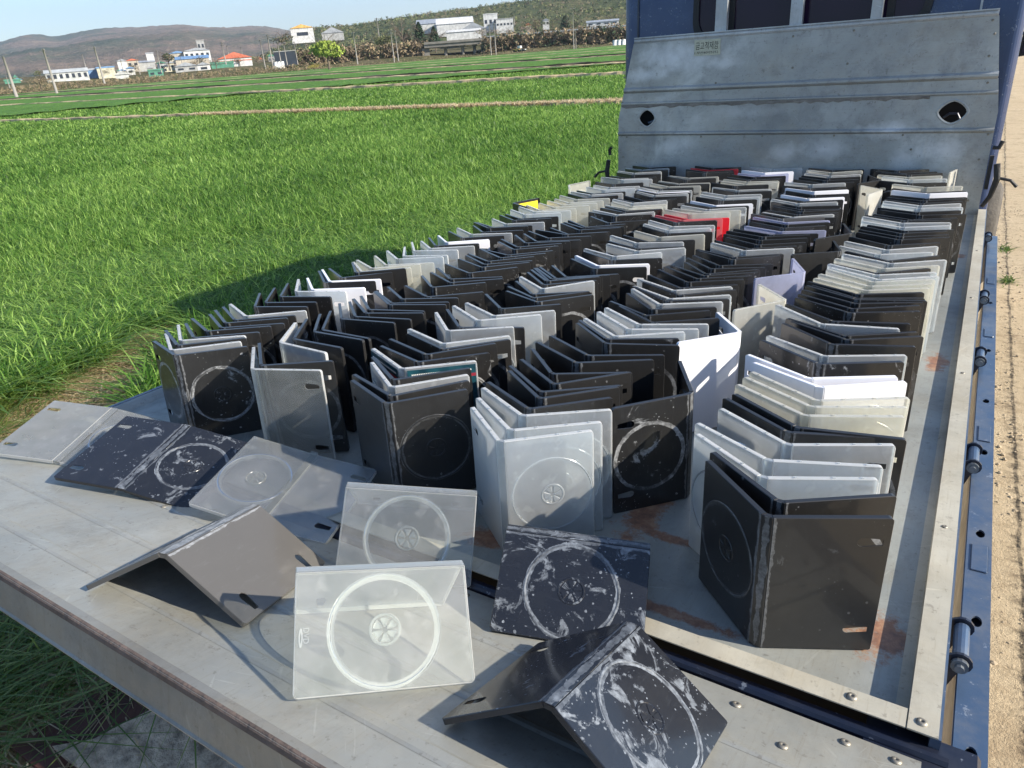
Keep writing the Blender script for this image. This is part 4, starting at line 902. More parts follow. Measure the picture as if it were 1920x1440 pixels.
for ci, col in enumerate((COL1, COL2, COL3, COL4, COL5)):
    items = []
    for fr, _, lst in col:
        for key, l, s, r in lst:
            ps, pl, prr = (top_at(*fr(q)) for q in (s, l, r))
            aL = math.degrees(math.atan2(pl[1]-ps[1], pl[0]-ps[0])) % 360; aR = math.degrees(math.atan2(prr[1]-ps[1], prr[0]-ps[0]))
            far = min(1, max(0, (ps[1]-1.4)/1.6))        # far away the survey is coarse: lean on the usual opening
            tL, tR = 150, 26
            aL = aL+(tL-aL)*(.25+.6*far) if 95 < aL < 185 else (aL if aL < 180 and far < .5 else 150)
            aR = aR+(tR-aR)*(.25+.6*far)
            aL = min(max(aL, 84), 172); aR = min(max(aR, -12), 66)
            if aL-aR < 62: aL = aR+62
            items.append([ps[0], ps[1], aL, aR, key])
    items.sort(key=lambda q: -q[1])
    # keep a plastic thickness between neighbours
    for _ in range(12):
        for i in range(len(items)-1):
            a, b = items[i], items[i+1]
            if abs(a[0]-b[0]) < .09:
                gap = a[1]-b[1]
                if gap < .0085: d_ = (.0085-gap)/2; a[1] += d_; b[1] -= d_
    if items[0][1] > HY-.10:
        sh_ = items[0][1]-(HY-.10)
        for q in items:
            k = max(0, (q[1]-2.2)/(items[0][1]-2.2)); q[1] -= sh_*k
    allcases.append(items)
insert_case = None
for ci, items in enumerate(allcases):
    n = len(items); cnt = {}
    for i in range(n-1, -1, -1):
        x, y, aL, aR, key = items[i]
        key2 = 't' if key == 'I' else key; nm = NAMES[key2]; cnt[nm] = cnt.get(nm, 0)+1
        nb = [NAMES['t' if items[j][4] == 'I' else items[j][4]] for j in (i+1, i-1) if 0 <= j < n]
        lab = f'{ordn(cnt[nm])} {nm} case from the tailgate in the {ROWN[ci]}'
        if key == 'K': lab = f'{ordn(cnt[nm])} black case from the tailgate, water-spotted, {ROWN[ci].replace(" beside the bed lip","").replace(" beside the field","")}'
        if key == 'I': lab = 'clear case with a printed teal paper insert in the middle row'
        det = 2 if y < 1.15 else (1 if y < 2.0 else 0)
        if det == 2 and i < n-3 and key2 in 'k': det = 1
        o = standing(x, y, aL, aR, key2, lab, 'open disc cases standing on the truck bed', det, (ci in (1, 2, 4)) if i == n-1 else None)
        if key == 'I': insert_case = o
# the case with a printed insert
t = NT('teal_printed_paper'); v = t.coord('Object')
sep = t.n('ShaderNodeSeparateXYZ'); t.l(v, sep.inputs[0])
c = t.ramp(t.noise(v, 25, 3), (.35, (.01, .04, .06)), (.65, (.02, .10, .13)))
band = t.math('MULTIPLY', t.math('GREATER_THAN', sep.outputs[2], .163), t.math('LESS_THAN', sep.outputs[2], .169))
c = t.mix(band, c, (.30, .03, .05))
M_insert = t.out(t.pbsdf(c, .3, coat=.6))
M_wprint = simple('white_print', (.75, .75, .72), .5, var=.05); M_yprint = simple('yellow_print', (.75, .42, .03), .5, var=.05)
for c_ in insert_case.children:
    if c_.name.startswith('cover'):
        sg_ = 1 if c_.location.x > 0 else -1
        ins = boxo('paper_insert', (min(sg_*.003, sg_*.126), max(sg_*.003, sg_*.126), -.0016, -.0010, .004, .186), M_insert, c_)
        bm = bmesh.new()
        for k in range(3):
            a_ = sg_*(.012+.03*k); box(bm, min(a_, a_+sg_*.02), max(a_, a_+sg_*.02), -.0021, -.0018, .150-.008*k, .158-.006*k)
        link('print_block', me('print_block', bm, M_wprint if sg_ > 0 else M_yprint), c_)
        bm = bmesh.new()
        for k in range(34):
            a_ = sg_*(.01+.0032*k); box(bm, min(a_, a_+sg_*.0022), max(a_, a_+sg_*.0022), -.0021, -.0018, .175, .178)
        link('print_line', me('print_line', bm, M_wprint), c_)
# cases that stand apart between the rows, some turned the other way: (colour, end, spine, end, label)
ODD = [('k', (1512,449),(1596,437),(1572,400), 'large black case turned sideways between the two right rows, far half'),
 ('k', (1481,480),(1574,471),(1560,447), 'black case turned sideways behind the lilac case between the right rows'),
 ('v', (1395,521),(1508,508),(1487,482), 'lilac translucent case opened towards the left beside the dark turned case'),
 ('c', (1373,582),(1475,560),(1421,528), 'pale milky case opened sideways behind the big white case'),
 ('w', (1265,650),(1388,624),(1345,582), 'bright white case opened sideways between the two right rows'),
 ('K', (1157,765),(1300,736),(1262,670), 'black disc tray case with a blue sticker beside the tall white case'),
 ('c', (1608,372),(1656,356),(1607,345), 'cream case turned sideways near the headboard beside right row'),
 ('k', (1600,344),(1652,336),(1622,327), 'black case turned sideways behind the cream one near the headboard'),
 ('c', (1749,313),(1794,317),(1777,328), 'pale case opened sideways in the right corner by the headboard'),
 ('c', (1100,341),(1067,347),(1075,368), 'pale greenish case turned outwards at the left edge by the headboard'),
 ('k', (1030,368),(963,380),(998,389), 'black case with a yellow picture insert at the left edge of the bed')]
for key, l, s, r, lab in ODD:
    ps, pl, prr = top_at(*s), top_at(*l), top_at(*r)
    a1 = math.degrees(math.atan2(pl[1]-ps[1], pl[0]-ps[0])) % 360; a2 = math.degrees(math.atan2(prr[1]-ps[1], prr[0]-ps[0])) % 360
    d_ = angdiff(a1, a2)
    if d_ < 0: a1, a2, d_ = a2, a1, -d_
    if d_ < 28: a1 += (28-d_)/2; a2 -= (28-d_)/2
    aR = a2; aL = a2+max(28, d_)
    mid = (aL+aR)/2-90
    det = 2 if ps[1] < 1.3 else 1
    o = standing(ps[0], ps[1], aL, aR, key, lab, 'open disc cases standing on the truck bed', det, key == 'K' and angdiff(a1, 200) > -60)
    if 'yellow' in lab:
        cv = [q for q in o.children if q.name.startswith('cover') and q.location.x < 0][0]
        bm = bmesh.new(); box(bm, -.120, -.01, .0016, .0020, .02, .18); link('paper_insert', me('paper_insert', bm, simple('yellow_print_paper', (.80, .62, .02), .5, var=.15, scale=30)), cv)
    if 'blue sticker' in lab:
        for q in o.children:
            if q.name.startswith('cover') and len(q.children) > 2:
                bm = bmesh.new(); sgn = 1 if q.location.x > 0 else -1
                prism(bm, ell(sgn*.108, .042, .008, .005, 16), 'y', -.0016, -.0009); link('blue_sticker', me('blue_sticker', bm, simple('blue_sticker_paper', (.05, .10, .42), .4, var=.05)), q)

# cases lying and leaning on the tailgate
G2 = 'open disc cases propped on the tailgate'
from_points((-.566, .408, .172), (-.439, .544, .135), (-.067, .031, -.114), (.068, -.085, -.082), 'A', 'clear frosted case standing like a tent in front on the tailgate', G2)
from_points((-.701, .619, .129), (-.544, .721, .102), (-.045, .090, -.100), (.037, -.084, -.100), 'A', 'clear case leaning behind the front clear one, straddling tailgate and beam', G2)
from_points((-.454, .663, .107), (-.279, .733, .089), (-.035, .100, -.085), (.032, -.102, -.084), 'D', 'black water-marked case leaning across the blue beam, ring side up', G2)
from_points((-.245, .403, .146), (-.240, .586, .095), (-.115, -.016, -.071), (.115, -.022, -.069), 'D', 'black water-marked case set like a tent at the bottom front', G2)
from_points((-.761, .369, .152), (-.816, .545, .104), (-.111, -.051, -.060), (.111, .014, -.077), 'g', 'dark grey case set like a tent on the left of the tailgate', G2, trayR=False)
from_points((-1.148, .520, .052), (-1.205, .700, .080), (-.128, -.045, .010), (.128, .050, -.035), 'D', 'black case lying open and flat, white water marks, across the beam', G2)
from_points((-1.383, .531, .040), (-1.463, .705, .062), (-.120, -.060, .018), (.116, .056, -.040), 'A', 'clear case lying open at the far left end of the tailgate', G2, trayR=True)
from_points((-.875, .575, .030), (-.925, .755, .055), (-.120, -.062, .028), (.125, .055, -.020), 'A', 'clear ring case lying open between the black and grey cases', G2, trayR=False)
# embossed letters on the front clear case
fc = [o for o in D.objects if o.get('label', '').startswith('clear frosted case standing')][0]
for c_ in fc.children:
    if c_.name.startswith('cover') and c_.location.x > 0:
        M_emb = clear_plastic('embossed_letters_plastic', diff=(.9, .93, .9), clear=.72)
        put_text('DVD', .01, M_emb, 'embossed_mark', c_, Matrix(((1, 0, 0, .060), (0, 0, -1, -.0007), (0, 1, 0, .0))) .to_4x4() @ Matrix.Translation((0, .009, 0)), (.016, .006))
        bm = ring_bm(1, .0, .001, 0, 0) if False else bmesh.new()
        n = 24; a = [bm.verts.new((.070+.010*math.cos(2*math.pi*k/n), -.0007, .0065+.0022*math.sin(2*math.pi*k/n))) for k in range(n)]; b = [bm.verts.new((.070+.005*math.cos(2*math.pi*k/n), -.0007, .0065+.0006*math.sin(2*math.pi*k/n))) for k in range(n)]
        for k in range(n): bm.faces.new((a[k], a[(k+1) % n], b[(k+1) % n], b[k]))
        link('embossed_mark', me('embossed_mark', bm, M_emb), c_)

# ------------------------------------------------------------------ far landscape
def at(px, py, dist):
    r = RW @ cd(px, py); hz = math.hypot(r[0], r[1]); return Vector(CAM+r*dist/hz)
def zf(p, dist): return float(((np.array(p)-CAM)@RW)[2]/dist)
def hory(px): return 165-.0783*px-1.0
def hills(name, ridge, d0, d1, base_z, mat, rough, rows=26, seed=4, label_kind='structure', power=.8):
    """heightfield between ranges d0 and d1 whose crest follows the measured ridge"""
    r = np.random.default_rng(seed); nx = 220
    pxs = np.linspace(ridge[0][0], ridge[-1][0], nx); pys = np.interp(pxs, [a for a, _ in ridge], [b for _, b in ridge])
    ph = r.uniform(0, 6.28, (8, 2)); vs = []
    for j in range(rows):
        k = j/(rows-1)
        for i in range(nx):
            dd = d0+(d1-d0)*k
            q = at(pxs[i], pys[i], d1); az = math.atan2(q.y-CAM[1], q.x-CAM[0])
            crest = q.z
            x = CAM[0]+dd*math.cos(az); y = CAM[1]+dd*math.sin(az)
            w_ = sum(math.sin(x*fq/d1*9+ph[m][0])*math.sin(y*fq/d1*9+ph[m][1])/fq for m, fq in enumerate((1, 2, 3, 5, 8, 13, 21, 34)))
            z = base_z+(crest-base_z)*(k**power)+w_*rough*math.sin(math.pi*min(1, k*1.02)**1.0)+(r.normal(0, rough*.045) if j else 0)
            vs.append((x, y, z))
    # far side falls away
    for i in range(nx):
        q = vs[(rows-1)*nx+i]; az = math.atan2(q[1]-CAM[1], q[0]-CAM[0]); dd = d1*1.25
        vs.append((CAM[0]+dd*math.cos(az), CAM[1]+dd*math.sin(az), base_z))
    fs = [(j*nx+i, j*nx+i+1, (j+1)*nx+i+1, (j+1)*nx+i) for j in range(rows) for i in range(nx-1)]
    m = D.meshes.new(name); m.from_pydata(vs, [], fs); m.materials.append(mat); m.polygons.foreach_set('use_smooth', [True]*len(fs)); m.update()
    o = link(name, m); tag(o, kind=label_kind); return vs, nx, rows
def hill_mat(name, s, cols, bumpd):
    t = NT(name); v = t.coord('Object'); n = t.noise(v, s, 8, .68, .5); n2 = t.noise(v, s*9, 5, .75); n3 = t.noise(v, s*34, 4, .8)
    c = t.ramp(n, *cols); c = t.mix(t.ramp(n2, (.38, 0), (.62, .55)), c, tuple(x*.45 for x in cols[0][1]))
    c = t.mix(t.ramp(n3, (.5, 0), (.7, .4)), c, tuple(min(1, x*1.5) for x in cols[-1][1]))
    return t.out(t.pbsdf(c, .95, 0, t.bump(t.math('ADD', n2, n3), .9, bumpd), .1))
M_hillfar = hill_mat('far_hill_woods', .0016, ((.40, (.035, .065, .035)), (.47, (.09, .10, .06)), (.55, (.21, .15, .115)), (.7, (.30, .22, .15))), 22)
M_hillnear = hill_mat('near_hill_woods', .009, ((.38, (.035, .06, .025)), (.5, (.085, .105, .045)), (.62, (.16, .15, .075)), (.78, (.22, .20, .11))), 3)
M_plain = hill_mat('far_plain', .03, ((.35, (.05, .07, .03)), (.5, (.13, .11, .06)), (.65, (.20, .165, .10)), (.8, (.16, .15, .07))), .5)
hills('far_hills', [(-500, 150), (-300, 118), (-120, 100), (0, 78), (45, 66), (72, 64), (100, 68), (118, 66), (165, 56), (200, 52), (250, 51), (300, 48), (345, 46), (385, 51), (420, 54), (455, 51), (490, 50), (520, 54), (555, 62), (620, 78), (760, 92), (900, 95)], 1700, 4200, -2, M_hillfar, 26, 34, 5)
vsn, nxn, rwn = hills('near_hill', [(470, 118), (540, 84), (575, 62), (593, 55), (650, 50), (687, 46), (747, 37), (790, 30), (827, 26), (860, 22), (893, 19), (960, 9), (1010, 0), (1060, -10), (1130, -22), (1200, -30), (1350, -40), (1700, -45), (2100, -30)], 430, 950, 4, M_hillnear, 5, 30, 9, power=.75)
# plain between the field and the hills, gently rising
def plain():
    nx = 120; vs = []; ds = [236, 250, 262, 285, 330, 430, 700, 1200, 1900]; zs = [-1.2, -.9, .2, 1.2, 2.2, 4.5, 5, 3, 0]
    for d_, z_ in zip(ds, zs):
        for i in range(nx):
            az = math.radians(40+i*155/(nx-1)); rr_ = d_*(1+.02*math.sin(i*.7))
            vs.append((rr_*math.cos(az), rr_*math.sin(az), z_+rnd.gauss(0, .12)))
    fs = [(j*nx+i, j*nx+i+1, (j+1)*nx+i+1, (j+1)*nx+i) for j in range(len(ds)-1) for i in range(nx-1)]
    m = D.meshes.new('far_plain'); m.from_pydata(vs, [], fs); m.materials.append(M_plain); tag(link('far_plain', m), kind='structure')
plain()
# wooded slope: thousands of small crowns on the near hill, one mass
def crowns(name, pts, sizes, mats, label, seed=3, kind='stuff', per=12):
    """every crown a loose cluster of small leaf masses"""
    r = np.random.default_rng(seed); n = len(pts); sz = np.array(sizes); pt = np.array(pts)
    dv = r.normal(0, 1, (n, per, 3)); dv /= np.linalg.norm(dv, axis=2)[..., None]
    cen = pt[:, None]+dv*sz[:, None, None]*r.uniform(.35, 1.05, (n, per, 1))*np.array([1, 1, .9])
    tri = r.normal(0, 1, (n, per, 3, 3)); tri /= np.linalg.norm(tri, axis=3)[..., None]
    V = (cen[:, :, None]+tri*sz[:, None, None, None]*r.uniform(.3, .62, (n, per, 1, 1))).reshape(-1, 3)
    Fc = np.arange(len(V), dtype=np.int32)
    m = D.meshes.new(name); m.vertices.add(len(V)); m.vertices.foreach_set('co', V.ravel().astype(np.float32)); m.loops.add(len(Fc)); m.loops.foreach_set('vertex_index', Fc)
    m.polygons.add(len(Fc)//3); m.polygons.foreach_set('loop_start', np.arange(0, len(Fc), 3, dtype=np.int32))
    for q in mats: m.materials.append(q)
    mi = np.repeat(r.integers(0, len(mats), n), per); m.polygons.foreach_set('material_index', mi.astype(np.int32)); m.update(calc_edges=True)
    o = link(name, m); tag(o, label, kind=kind); return o
fol = [simple('pine_foliage', (.03, .055, .022), .9, var=.4, scale=.8), simple('olive_foliage', (.085, .10, .04), .9, var=.4, scale=.8), simple('bare_twig_mass', (.17, .14, .09), .95, var=.35, scale=.8), simple('spring_foliage', (.16, .18, .065), .9, var=.3, scale=.8)]
pts = []; szs = []
for _ in range(9000):
    j = npr.integers(0, rwn-1); i = npr.integers(0, nxn-1); a = np.array(vsn[j*nxn+i]); b = np.array(vsn[(j+1)*nxn+i+1]); u = npr.uniform(); p = a+(b-a)*u
    pts.append((p[0]+npr.normal()*2, p[1]+npr.normal()*2, p[2]+npr.uniform(-.3, 1.4))); szs.append(npr.uniform(.9, 2.6)*(.7+.3*j/rwn))
crowns('hillside_woodland', pts, szs, fol, 'mixed woodland covering the near hillside')
# hedge line and scrub along the far edge of the field
def scrub(name, px0, px1, dist, h, mats, n, label, pyoff=0, depth=6, seed=1):
    r = np.random.default_rng(seed); ps = []; ss = []
    for _ in range(n):
        px = r.uniform(px0, px1); d_ = dist+r.uniform(0, depth); q = at(px, hory(px), d_); zb = -.9+pyoff
        s_ = r.uniform(.25, .55)*h*.5; ps.append((q.x, q.y, zb+r.uniform(0, 1)**1.3*h)); ss.append(s_)
    return crowns(name, ps, ss, mats, label, seed)
Mb = [simple('reed_scrub', (.30, .23, .14), .95, var=.35, scale=1.2), simple('brown_scrub', (.17, .13, .085), .95, var=.35, scale=1.2), simple('dull_green_scrub', (.07, .085, .03), .95, var=.35, scale=1.2)]
scrub('field_edge_scrub', -120, 620, 232, 1.6, [Mb[0], Mb[0], Mb[1], Mb[2]], 2600, 'dry reeds and scrub along the left far edge of the field', seed=2)
scrub('embankment_scrub', 560, 803, 262, 5.0, [Mb[1], Mb[1], Mb[0], fol[1]], 2400, 'brown scrub on the road embankment left of the bridge', .3, 10, 3)
scrub('embankment_scrub', 905, 1300, 258, 5.2, [Mb[1], fol[0], Mb[1], Mb[0]], 4200, 'brown and green scrub on the embankment right of the bridge', .2, 12, 4)
scrub('field_edge_straw', 560, 1300, 240, .8, [Mb[0], Mb[0], Mb[2]], 1800, 'pale dry grass along the foot of the embankment', 0, 6, 5)
# elevated road: embankment body and deck
bm = bmesh.new(); 
def seg_block(px0, px1, dist, w_, z0, z1, zt0=None):
    a = at(px0, hory(px0), dist); b = at(px1, hory(px1), dist); d_ = (b-a); d_.z = 0; n_ = Vector((-d_.y, d_.x, 0)).normalized()
    if n_.dot(a-Vector(CAM)) < 0: n_ = -n_
    return a, b, n_
def bar_between(name, px0, px1, dist, w_, z0, z1, mat, parent=None, dist2=None):
    a = at(px0, hory(px0), dist); b = at(px1, hory(px1), dist2 or dist); d_ = b-a; d_.z = 0; n_ = Vector((-d_.y, d_.x, 0)).normalized()
    if n_.dot(a-Vector(CAM)) < 0: n_ = -n_
    bm = bmesh.new(); q = []
    for z in (z0, z1): q.append([bm.verts.new(Vector((p.x, p.y, z))+n_*o_) for p, o_ in ((a, 0), (b, 0), (b, w_), (a, w_))])
    bm.faces.new(q[0][::-1]); bm.faces.new(q[1])
    for i in range(4): bm.faces.new((q[0][i], q[0][(i+1) % 4], q[1][(i+1) % 4], q[1][i]))
    return link(name, me(name, bm, mat), parent)
M_bconc = simple('bridge_concrete', (.17, .16, .145), .9, var=.3, scale=.5); M_bdark = simple('shadowed_bridge_concrete', (.09, .085, .08), .9, var=.3, scale=.5)
tag(bar_between('embankment', 560, 803, 268, 16, -1.2, 3.4, M_plain), kind='structure')
tag(bar_between('embankment', 906, 1700, 268, 16, -1.2, 3.6, M_plain), kind='structure')
br = empty('road_bridge'); tag(br, 'low grey concrete road bridge on round piers beyond the field', 'bridge')
bar_between('deck', 797, 912, 261, 12, 2.6, 3.6, M_bconc, br); bar_between('parapet', 797, 912, 260.6, .3, 3.6, 4.3, M_bconc, br)
bar_between('abutment', 792, 806, 262, 12, -1.2, 2.6, M_bconc, br); bar_between('abutment', 902, 914, 262, 12, -1.2, 2.6, M_bconc, br)
for px in (836, 868, 890):
    for dd in (263, 269):
        a = at(px, hory(px), dd); bm = bmesh.new(); tube(bm, [(a.x, a.y, -1.3), (a.x, a.y, 2.6)], .55, 10); link('pier', me('pier', bm, M_bconc, True), br)
    bar_between('pier_cap', px-5, px+5, 262, 9, 2.1, 2.599, M_bconc, br)
gr = empty('guard_rail'); tag(gr, 'long pale guard rail along the elevated road', 'guard rail')
bar_between('rail', 915, 1260, 262, .1, 4.35, 4.75, M_zinc, gr)
for i in range(30):
    px = 918+i*11.5; a = at(px, hory(px), 262.4); bm = bmesh.new(); box(bm, a.x-.06, a.x+.06, a.y-.06, a.y+.06, 3.2, 4.7); link('post', me('post', bm, M_zinc), gr)

# trees you can tell apart
def tree(px, py, dist, h, w_, mats, label, kind='leafy', seed=1, n=700, cat='tree', group='trees beyond the field'):
    base = at(px, py, dist); h *= zf(base, dist); root = empty('tree', Matrix.Translation(base)); tag(root, label, cat, group)
    r = np.random.default_rng(seed); bm = bmesh.new()
    tube(bm, [(0, 0, -.5), (.02*h, 0, h*.3), (.0, .02*h, h*.6), (.02*h, 0, h*.9)], [h*.035, h*.028, h*.016, h*.004], 7)
    ends = []
    for k in range(13):
        a = r.uniform(0, 6.28); z0 = h*r.uniform(.2, .7); L = w_*r.uniform(.35, .55)*(1.1-z0/h*.5); rise = h*r.uniform(.12, .3)
        e = Vector((L*math.cos(a), L*math.sin(a), z0+rise)); s_ = Vector((0, 0, z0)); tube(bm, [s_, s_.lerp(e, .5)+Vector((0, 0, rise*.12)), e], [h*.012, h*.008, h*.003], 5); ends.append(e)
        for q in range(3 if kind == 'leafy' else 7):
            e2 = e+Vector((r.normal()*L*.4, r.normal()*L*.4, abs(r.normal())*h*.12)); tube(bm, [s_.lerp(e, r.uniform(.4, .95)), e2], [h*.005, h*.0015], 4); ends.append(e2)
    link('trunk', me('trunk', bm, M_bark, True), root)
    if kind != 'bare':
        V = []; Fs = []; sz = h*(.045 if kind == 'leafy' else .055)
        lobes = [(r.normal(0, .28, 3)*[w_*.5, w_*.5, h*.30]+[0, 0, h*.58]) for _ in range(9)]
        for _ in range(n):
            c0 = lobes[r.integers(0, 9)]; dv = r.normal(0, 1, 3); dv /= np.linalg.norm(dv); c = c0+dv*np.array([w_*.22, w_*.22, h*.15])*r.uniform(.5, 1.1)
            if kind == 'pine': c[2] = h*(.25+.75*r.uniform()); rad = w_*.5*(1.02-c[2]/h)**.8; a = r.uniform(0, 6.28); rr_ = rad*r.uniform(.3, 1); c[0] = rr_*math.cos(a); c[1] = rr_*math.sin(a)
            if c[2] < h*.08: continue
            u = r.normal(0, 1, 3); u /= np.linalg.norm(u); v_ = np.cross(u, r.normal(0, 1, 3)); v_ /= np.linalg.norm(v_); s_ = sz*r.uniform(.5, 1.3); b0 = len(V)
            V += [tuple(c-u*s_), tuple(c+v_*s_*.6), tuple(c+u*s_), tuple(c-v_*s_*.6)]; Fs.append((b0, b0+1, b0+2, b0+3))
        m = D.meshes.new('crown'); m.from_pydata(V, [], Fs)
        for q in mats: m.materials.append(q)
        m.polygons.foreach_set('material_index', r.integers(0, len(mats), len(Fs)).astype(np.int32)); link('crown', m, root)
    return root
M_bark = simple('tree_bark', (.10, .08, .06), .95, var=.3, scale=2)
willow = [simple('fresh_willow_green', (.30, .38, .06), .8, var=.2, scale=1.5), simple('fresh_willow_shade', (.20, .27, .045), .8, var=.2, scale=1.5)]
pine = [simple('dark_pine_needles', (.018, .045, .02), .9, var=.3, scale=1.5), simple('pine_needles', (.035, .07, .028), .9, var=.3, scale=1.5)]
blossom = [simple('pale_pink_blossom', (.42, .32, .30), .9, var=.2, scale=1.5)]
olive = [fol[1], fol[3]]
tree(617, 126, 200, 9.2, 9.5, willow, 'bright yellow-green willow bush at the far edge of the field', seed=3, n=2200, cat='tree')
tree(590, 132, 198, 1.9, 5, [simple('yellow_shrub', (.34, .28, .05), .8, var=.2)], 'low yellow flowering shrub at the foot of the willow', seed=4, n=500, cat='shrub', group='shrubs at the field edge')
tree(790, 95, 285, 10, 7, pine, 'dark pine left of the bridge, the taller one', 'pine', 5, 900)
tree(817, 95, 285, 8.5, 7, pine, 'dark pine directly above the bridge deck', 'pine', 6, 900)
tree(765, 98, 290, 8, 7, pine, 'dark spreading pine at the left of the bridge pines', 'pine', 7, 700)
tree(757, 98, 280, 11, 7, [], 'bare pale tree with many twigs left of the dark pines', 'bare', 8)
tree(722, 104, 286, 9, 9, olive, 'olive brown tree on the embankment behind a pole', seed=9, n=700)
tree(690, 106, 286, 7, 9, [fol[2], fol[1]], 'brown bushy tree left of the olive one on the embankment', seed=10, n=600)
tree(533, 92, 300, 7, 9, [fol[0], fol[2]], 'dark rounded tree below the yellow-roofed building', seed=11, n=600)
tree(318, 127, 300, 7, 7, [fol[0], fol[2]], 'dark tree among the low houses left of the red-roofed barn', seed=12, n=500)
tree(1060, 72, 330, 9, 8, pine, 'dark tree on the slope right of the white factory', 'pine', 13, 700)
tree(78, 168, 218, 4.2, 7, [Mb[1], fol[2], Mb[0]], 'brown leafless thicket at the left edge beside a pole', seed=14, n=700, cat='bush')
tree(112, 168, 220, 2.4, 5, [Mb[0], fol[2]], 'low pinkish thicket beside the brown one', seed=15, n=400, cat='bush')
for i, (px, py) in enumerate(((905, 72), (930, 70), (955, 70), (985, 66), (1000, 68))):
    tree(px, py, 300, 4.2, 6, blossom+[fol[3]], ['pale pink blossoming tree left of the factory front', 'pink blossoming tree before the factory gate', 'pale blossoming tree in the middle of the factory row', 'rosy blossoming tree near the right end of the factory', 'last blossoming tree right of the factory'][i], seed=20+i, n=260, group='blossoming trees by the factory')

# buildings
def M(name, c, rough=.7): return simple(name, c, rough, var=.08, scale=.3)
def M(name, c, rough=.75):
    g = sum(c)/3; c = tuple(x*.72+g*.16 for x in c)  # distance haze painted in: building colours greyed and darkened
    return simple(name, c, rough, var=.28, scale=.9, bump=.2, bscale=3)
Bm = dict(white=M('white_wall', (.62, .63, .62)), grey=M('grey_wall', (.36, .37, .37)), cream=M('cream_wall', (.60, .56, .40)), blue=M('blue_roof', (.12, .27, .50)), orange=M('orange_roof', (.62, .13, .05)), yellow=M('yellow_roof', (.75, .42, .06)), green=M('green_tarp', (.06, .26, .17)), metal=M('grey_roof', (.33, .36, .40), .4), win=M('dark_pane', (.03, .04, .06), .3), plast=M('greenhouse_film', (.50, .52, .50), .4), mesh=M('beige_wall', (.48, .43, .34)))
def building(px0, px1, pyb, dist, h, roof_h, wall, roof, label, cat='building', depth=12, wins=0, winh=.35, name='building', yaw=0.0, flat=False, band=None, group='buildings beyond the field'):
    a = at(px0, pyb, dist); b = at(px1, pyb+(hory(px1)-hory(px0)), dist); L = math.hypot(b.x-a.x, b.y-a.y); k_ = zf(a, dist); h *= k_; roof_h *= k_; ang = math.atan2(b.y-a.y, b.x-a.x)+yaw
    root = empty(name, Matrix.Translation(a) @ Matrix.Rotation(ang, 4, 'Z')); tag(root, label, cat, group)
    boxo('wall', (0, L, 0, depth, -1.5, h), Bm[wall], root)
    if flat: boxo('roof', (-.15, L+.15, -.15, depth+.15, h+.002, h+.002+roof_h), Bm[roof], root)
    else:
        bm = bmesh.new(); prism(bm, [(-.3, h+.004), (depth+.3, h+.004), (depth/2, h+roof_h)] if L >= depth*.9 else [(-.3, h+.004), (L+.3, h+.004), (L/2, h+roof_h)], 'x' if L >= depth*.9 else 'y', -.3, (L if L >= depth*.9 else depth)+.3); link('roof', me('roof', bm, Bm[roof]), root)
    if band: boxo('band', (-.03, L+.03, -.05, -.005, h*.62, h*.74), Bm[band], root)
    for k in range(wins):
        x = L*(k+.5)/wins; ww = L/wins*.5; boxo('window', (x-ww/2, x+ww/2, -.06, -.004, h*(.5-winh/2), h*(.5+winh/2)), Bm['win'], root)
    return root
building(548, 590, 76, 420, 6.2, 2.0, 'white', 'yellow', 'white hall with a bright yellow roof edge on the rise', depth=16, wins=1, winh=.3)
building(604, 645, 72, 430, 2.6, 3.2, 'grey', 'metal', 'grey shed with a slanting pale metal roof right of the yellow hall', depth=14)
building(412, 474, 126, 300, 3.0, 2.4, 'white', 'orange', 'white barn with an orange roof and orange stripe', depth=14, band='orange')
building(398, 440, 132, 285, 2.2, .7, 'green', 'green', 'green tarpaulin shed in front of the orange-roofed barn', depth=6, flat=True)
building(347, 396, 112, 340, 3.6, 1.2, 'white', 'metal', 'pale factory block behind the low blue roofs', depth=14, wins=5)
building(318, 352, 112, 345, 2.6, 1.0, 'mesh', 'blue', 'blue-roofed low workshop left of the pale factory', depth=10)
building(330, 392, 118, 320, 1.2, 1.3, 'mesh', 'blue', 'wide low shed with a pale blue roof', depth=8)
building(88, 168, 152, 280, 2.6, 1.3, 'plast', 'plast', 'long weathered white farm building with dark openings', depth=8, wins=7, winh=.6, name='farm_building')
building(186, 219, 147, 285, 3.6, .5, 'cream', 'blue', 'cream cube building with a blue roof edge behind a pole', depth=8, flat=True)
building(168, 188, 147, 290, 3.0, .6, 'blue', 'metal', 'small blue and grey hall left of the cream cube building', depth=8, flat=True)
building(217, 242, 147, 275, 1.2, 1.4, 'plast', 'plast', 'rounded grey plastic greenhouse right of the cream cube', depth=6, name='greenhouse')
building(280, 308, 144, 270, 2.0, .5, 'green', 'green', 'green mesh shelter in front of the grey village sheds', depth=5, flat=True, wins=2)
building(10, 40, 158, 300, 1.2, .6, 'green', 'green', 'long low green fence shed at the left edge', depth=4, flat=True)
building(330, 372, 136, 280, 2.0, 1.4, 'grey', 'metal', 'grey-roofed house left of the small white shed', depth=8, wins=2)
building(372, 396, 135, 280, 2.4, 1.0, 'white', 'metal', 'small white shed next to the grey-roofed house', depth=6, wins=1)
building(222, 240, 126, 340, 2.6, .8, 'white', 'metal', 'distant pale house behind the greenhouse', depth=6)
building(240, 262, 128, 340, 3.2, .8, 'mesh', 'orange', 'distant beige house with a reddish roof', depth=6, wins=2)
building(262, 292, 127, 345, 2.2, .8, 'grey', 'metal', 'distant grey sheds right of the reddish-roofed house', depth=6)
building(276, 290, 112, 350, 2.6, .5, 'white', 'metal', 'small white tank house sticking up behind the sheds', depth=4, flat=True)
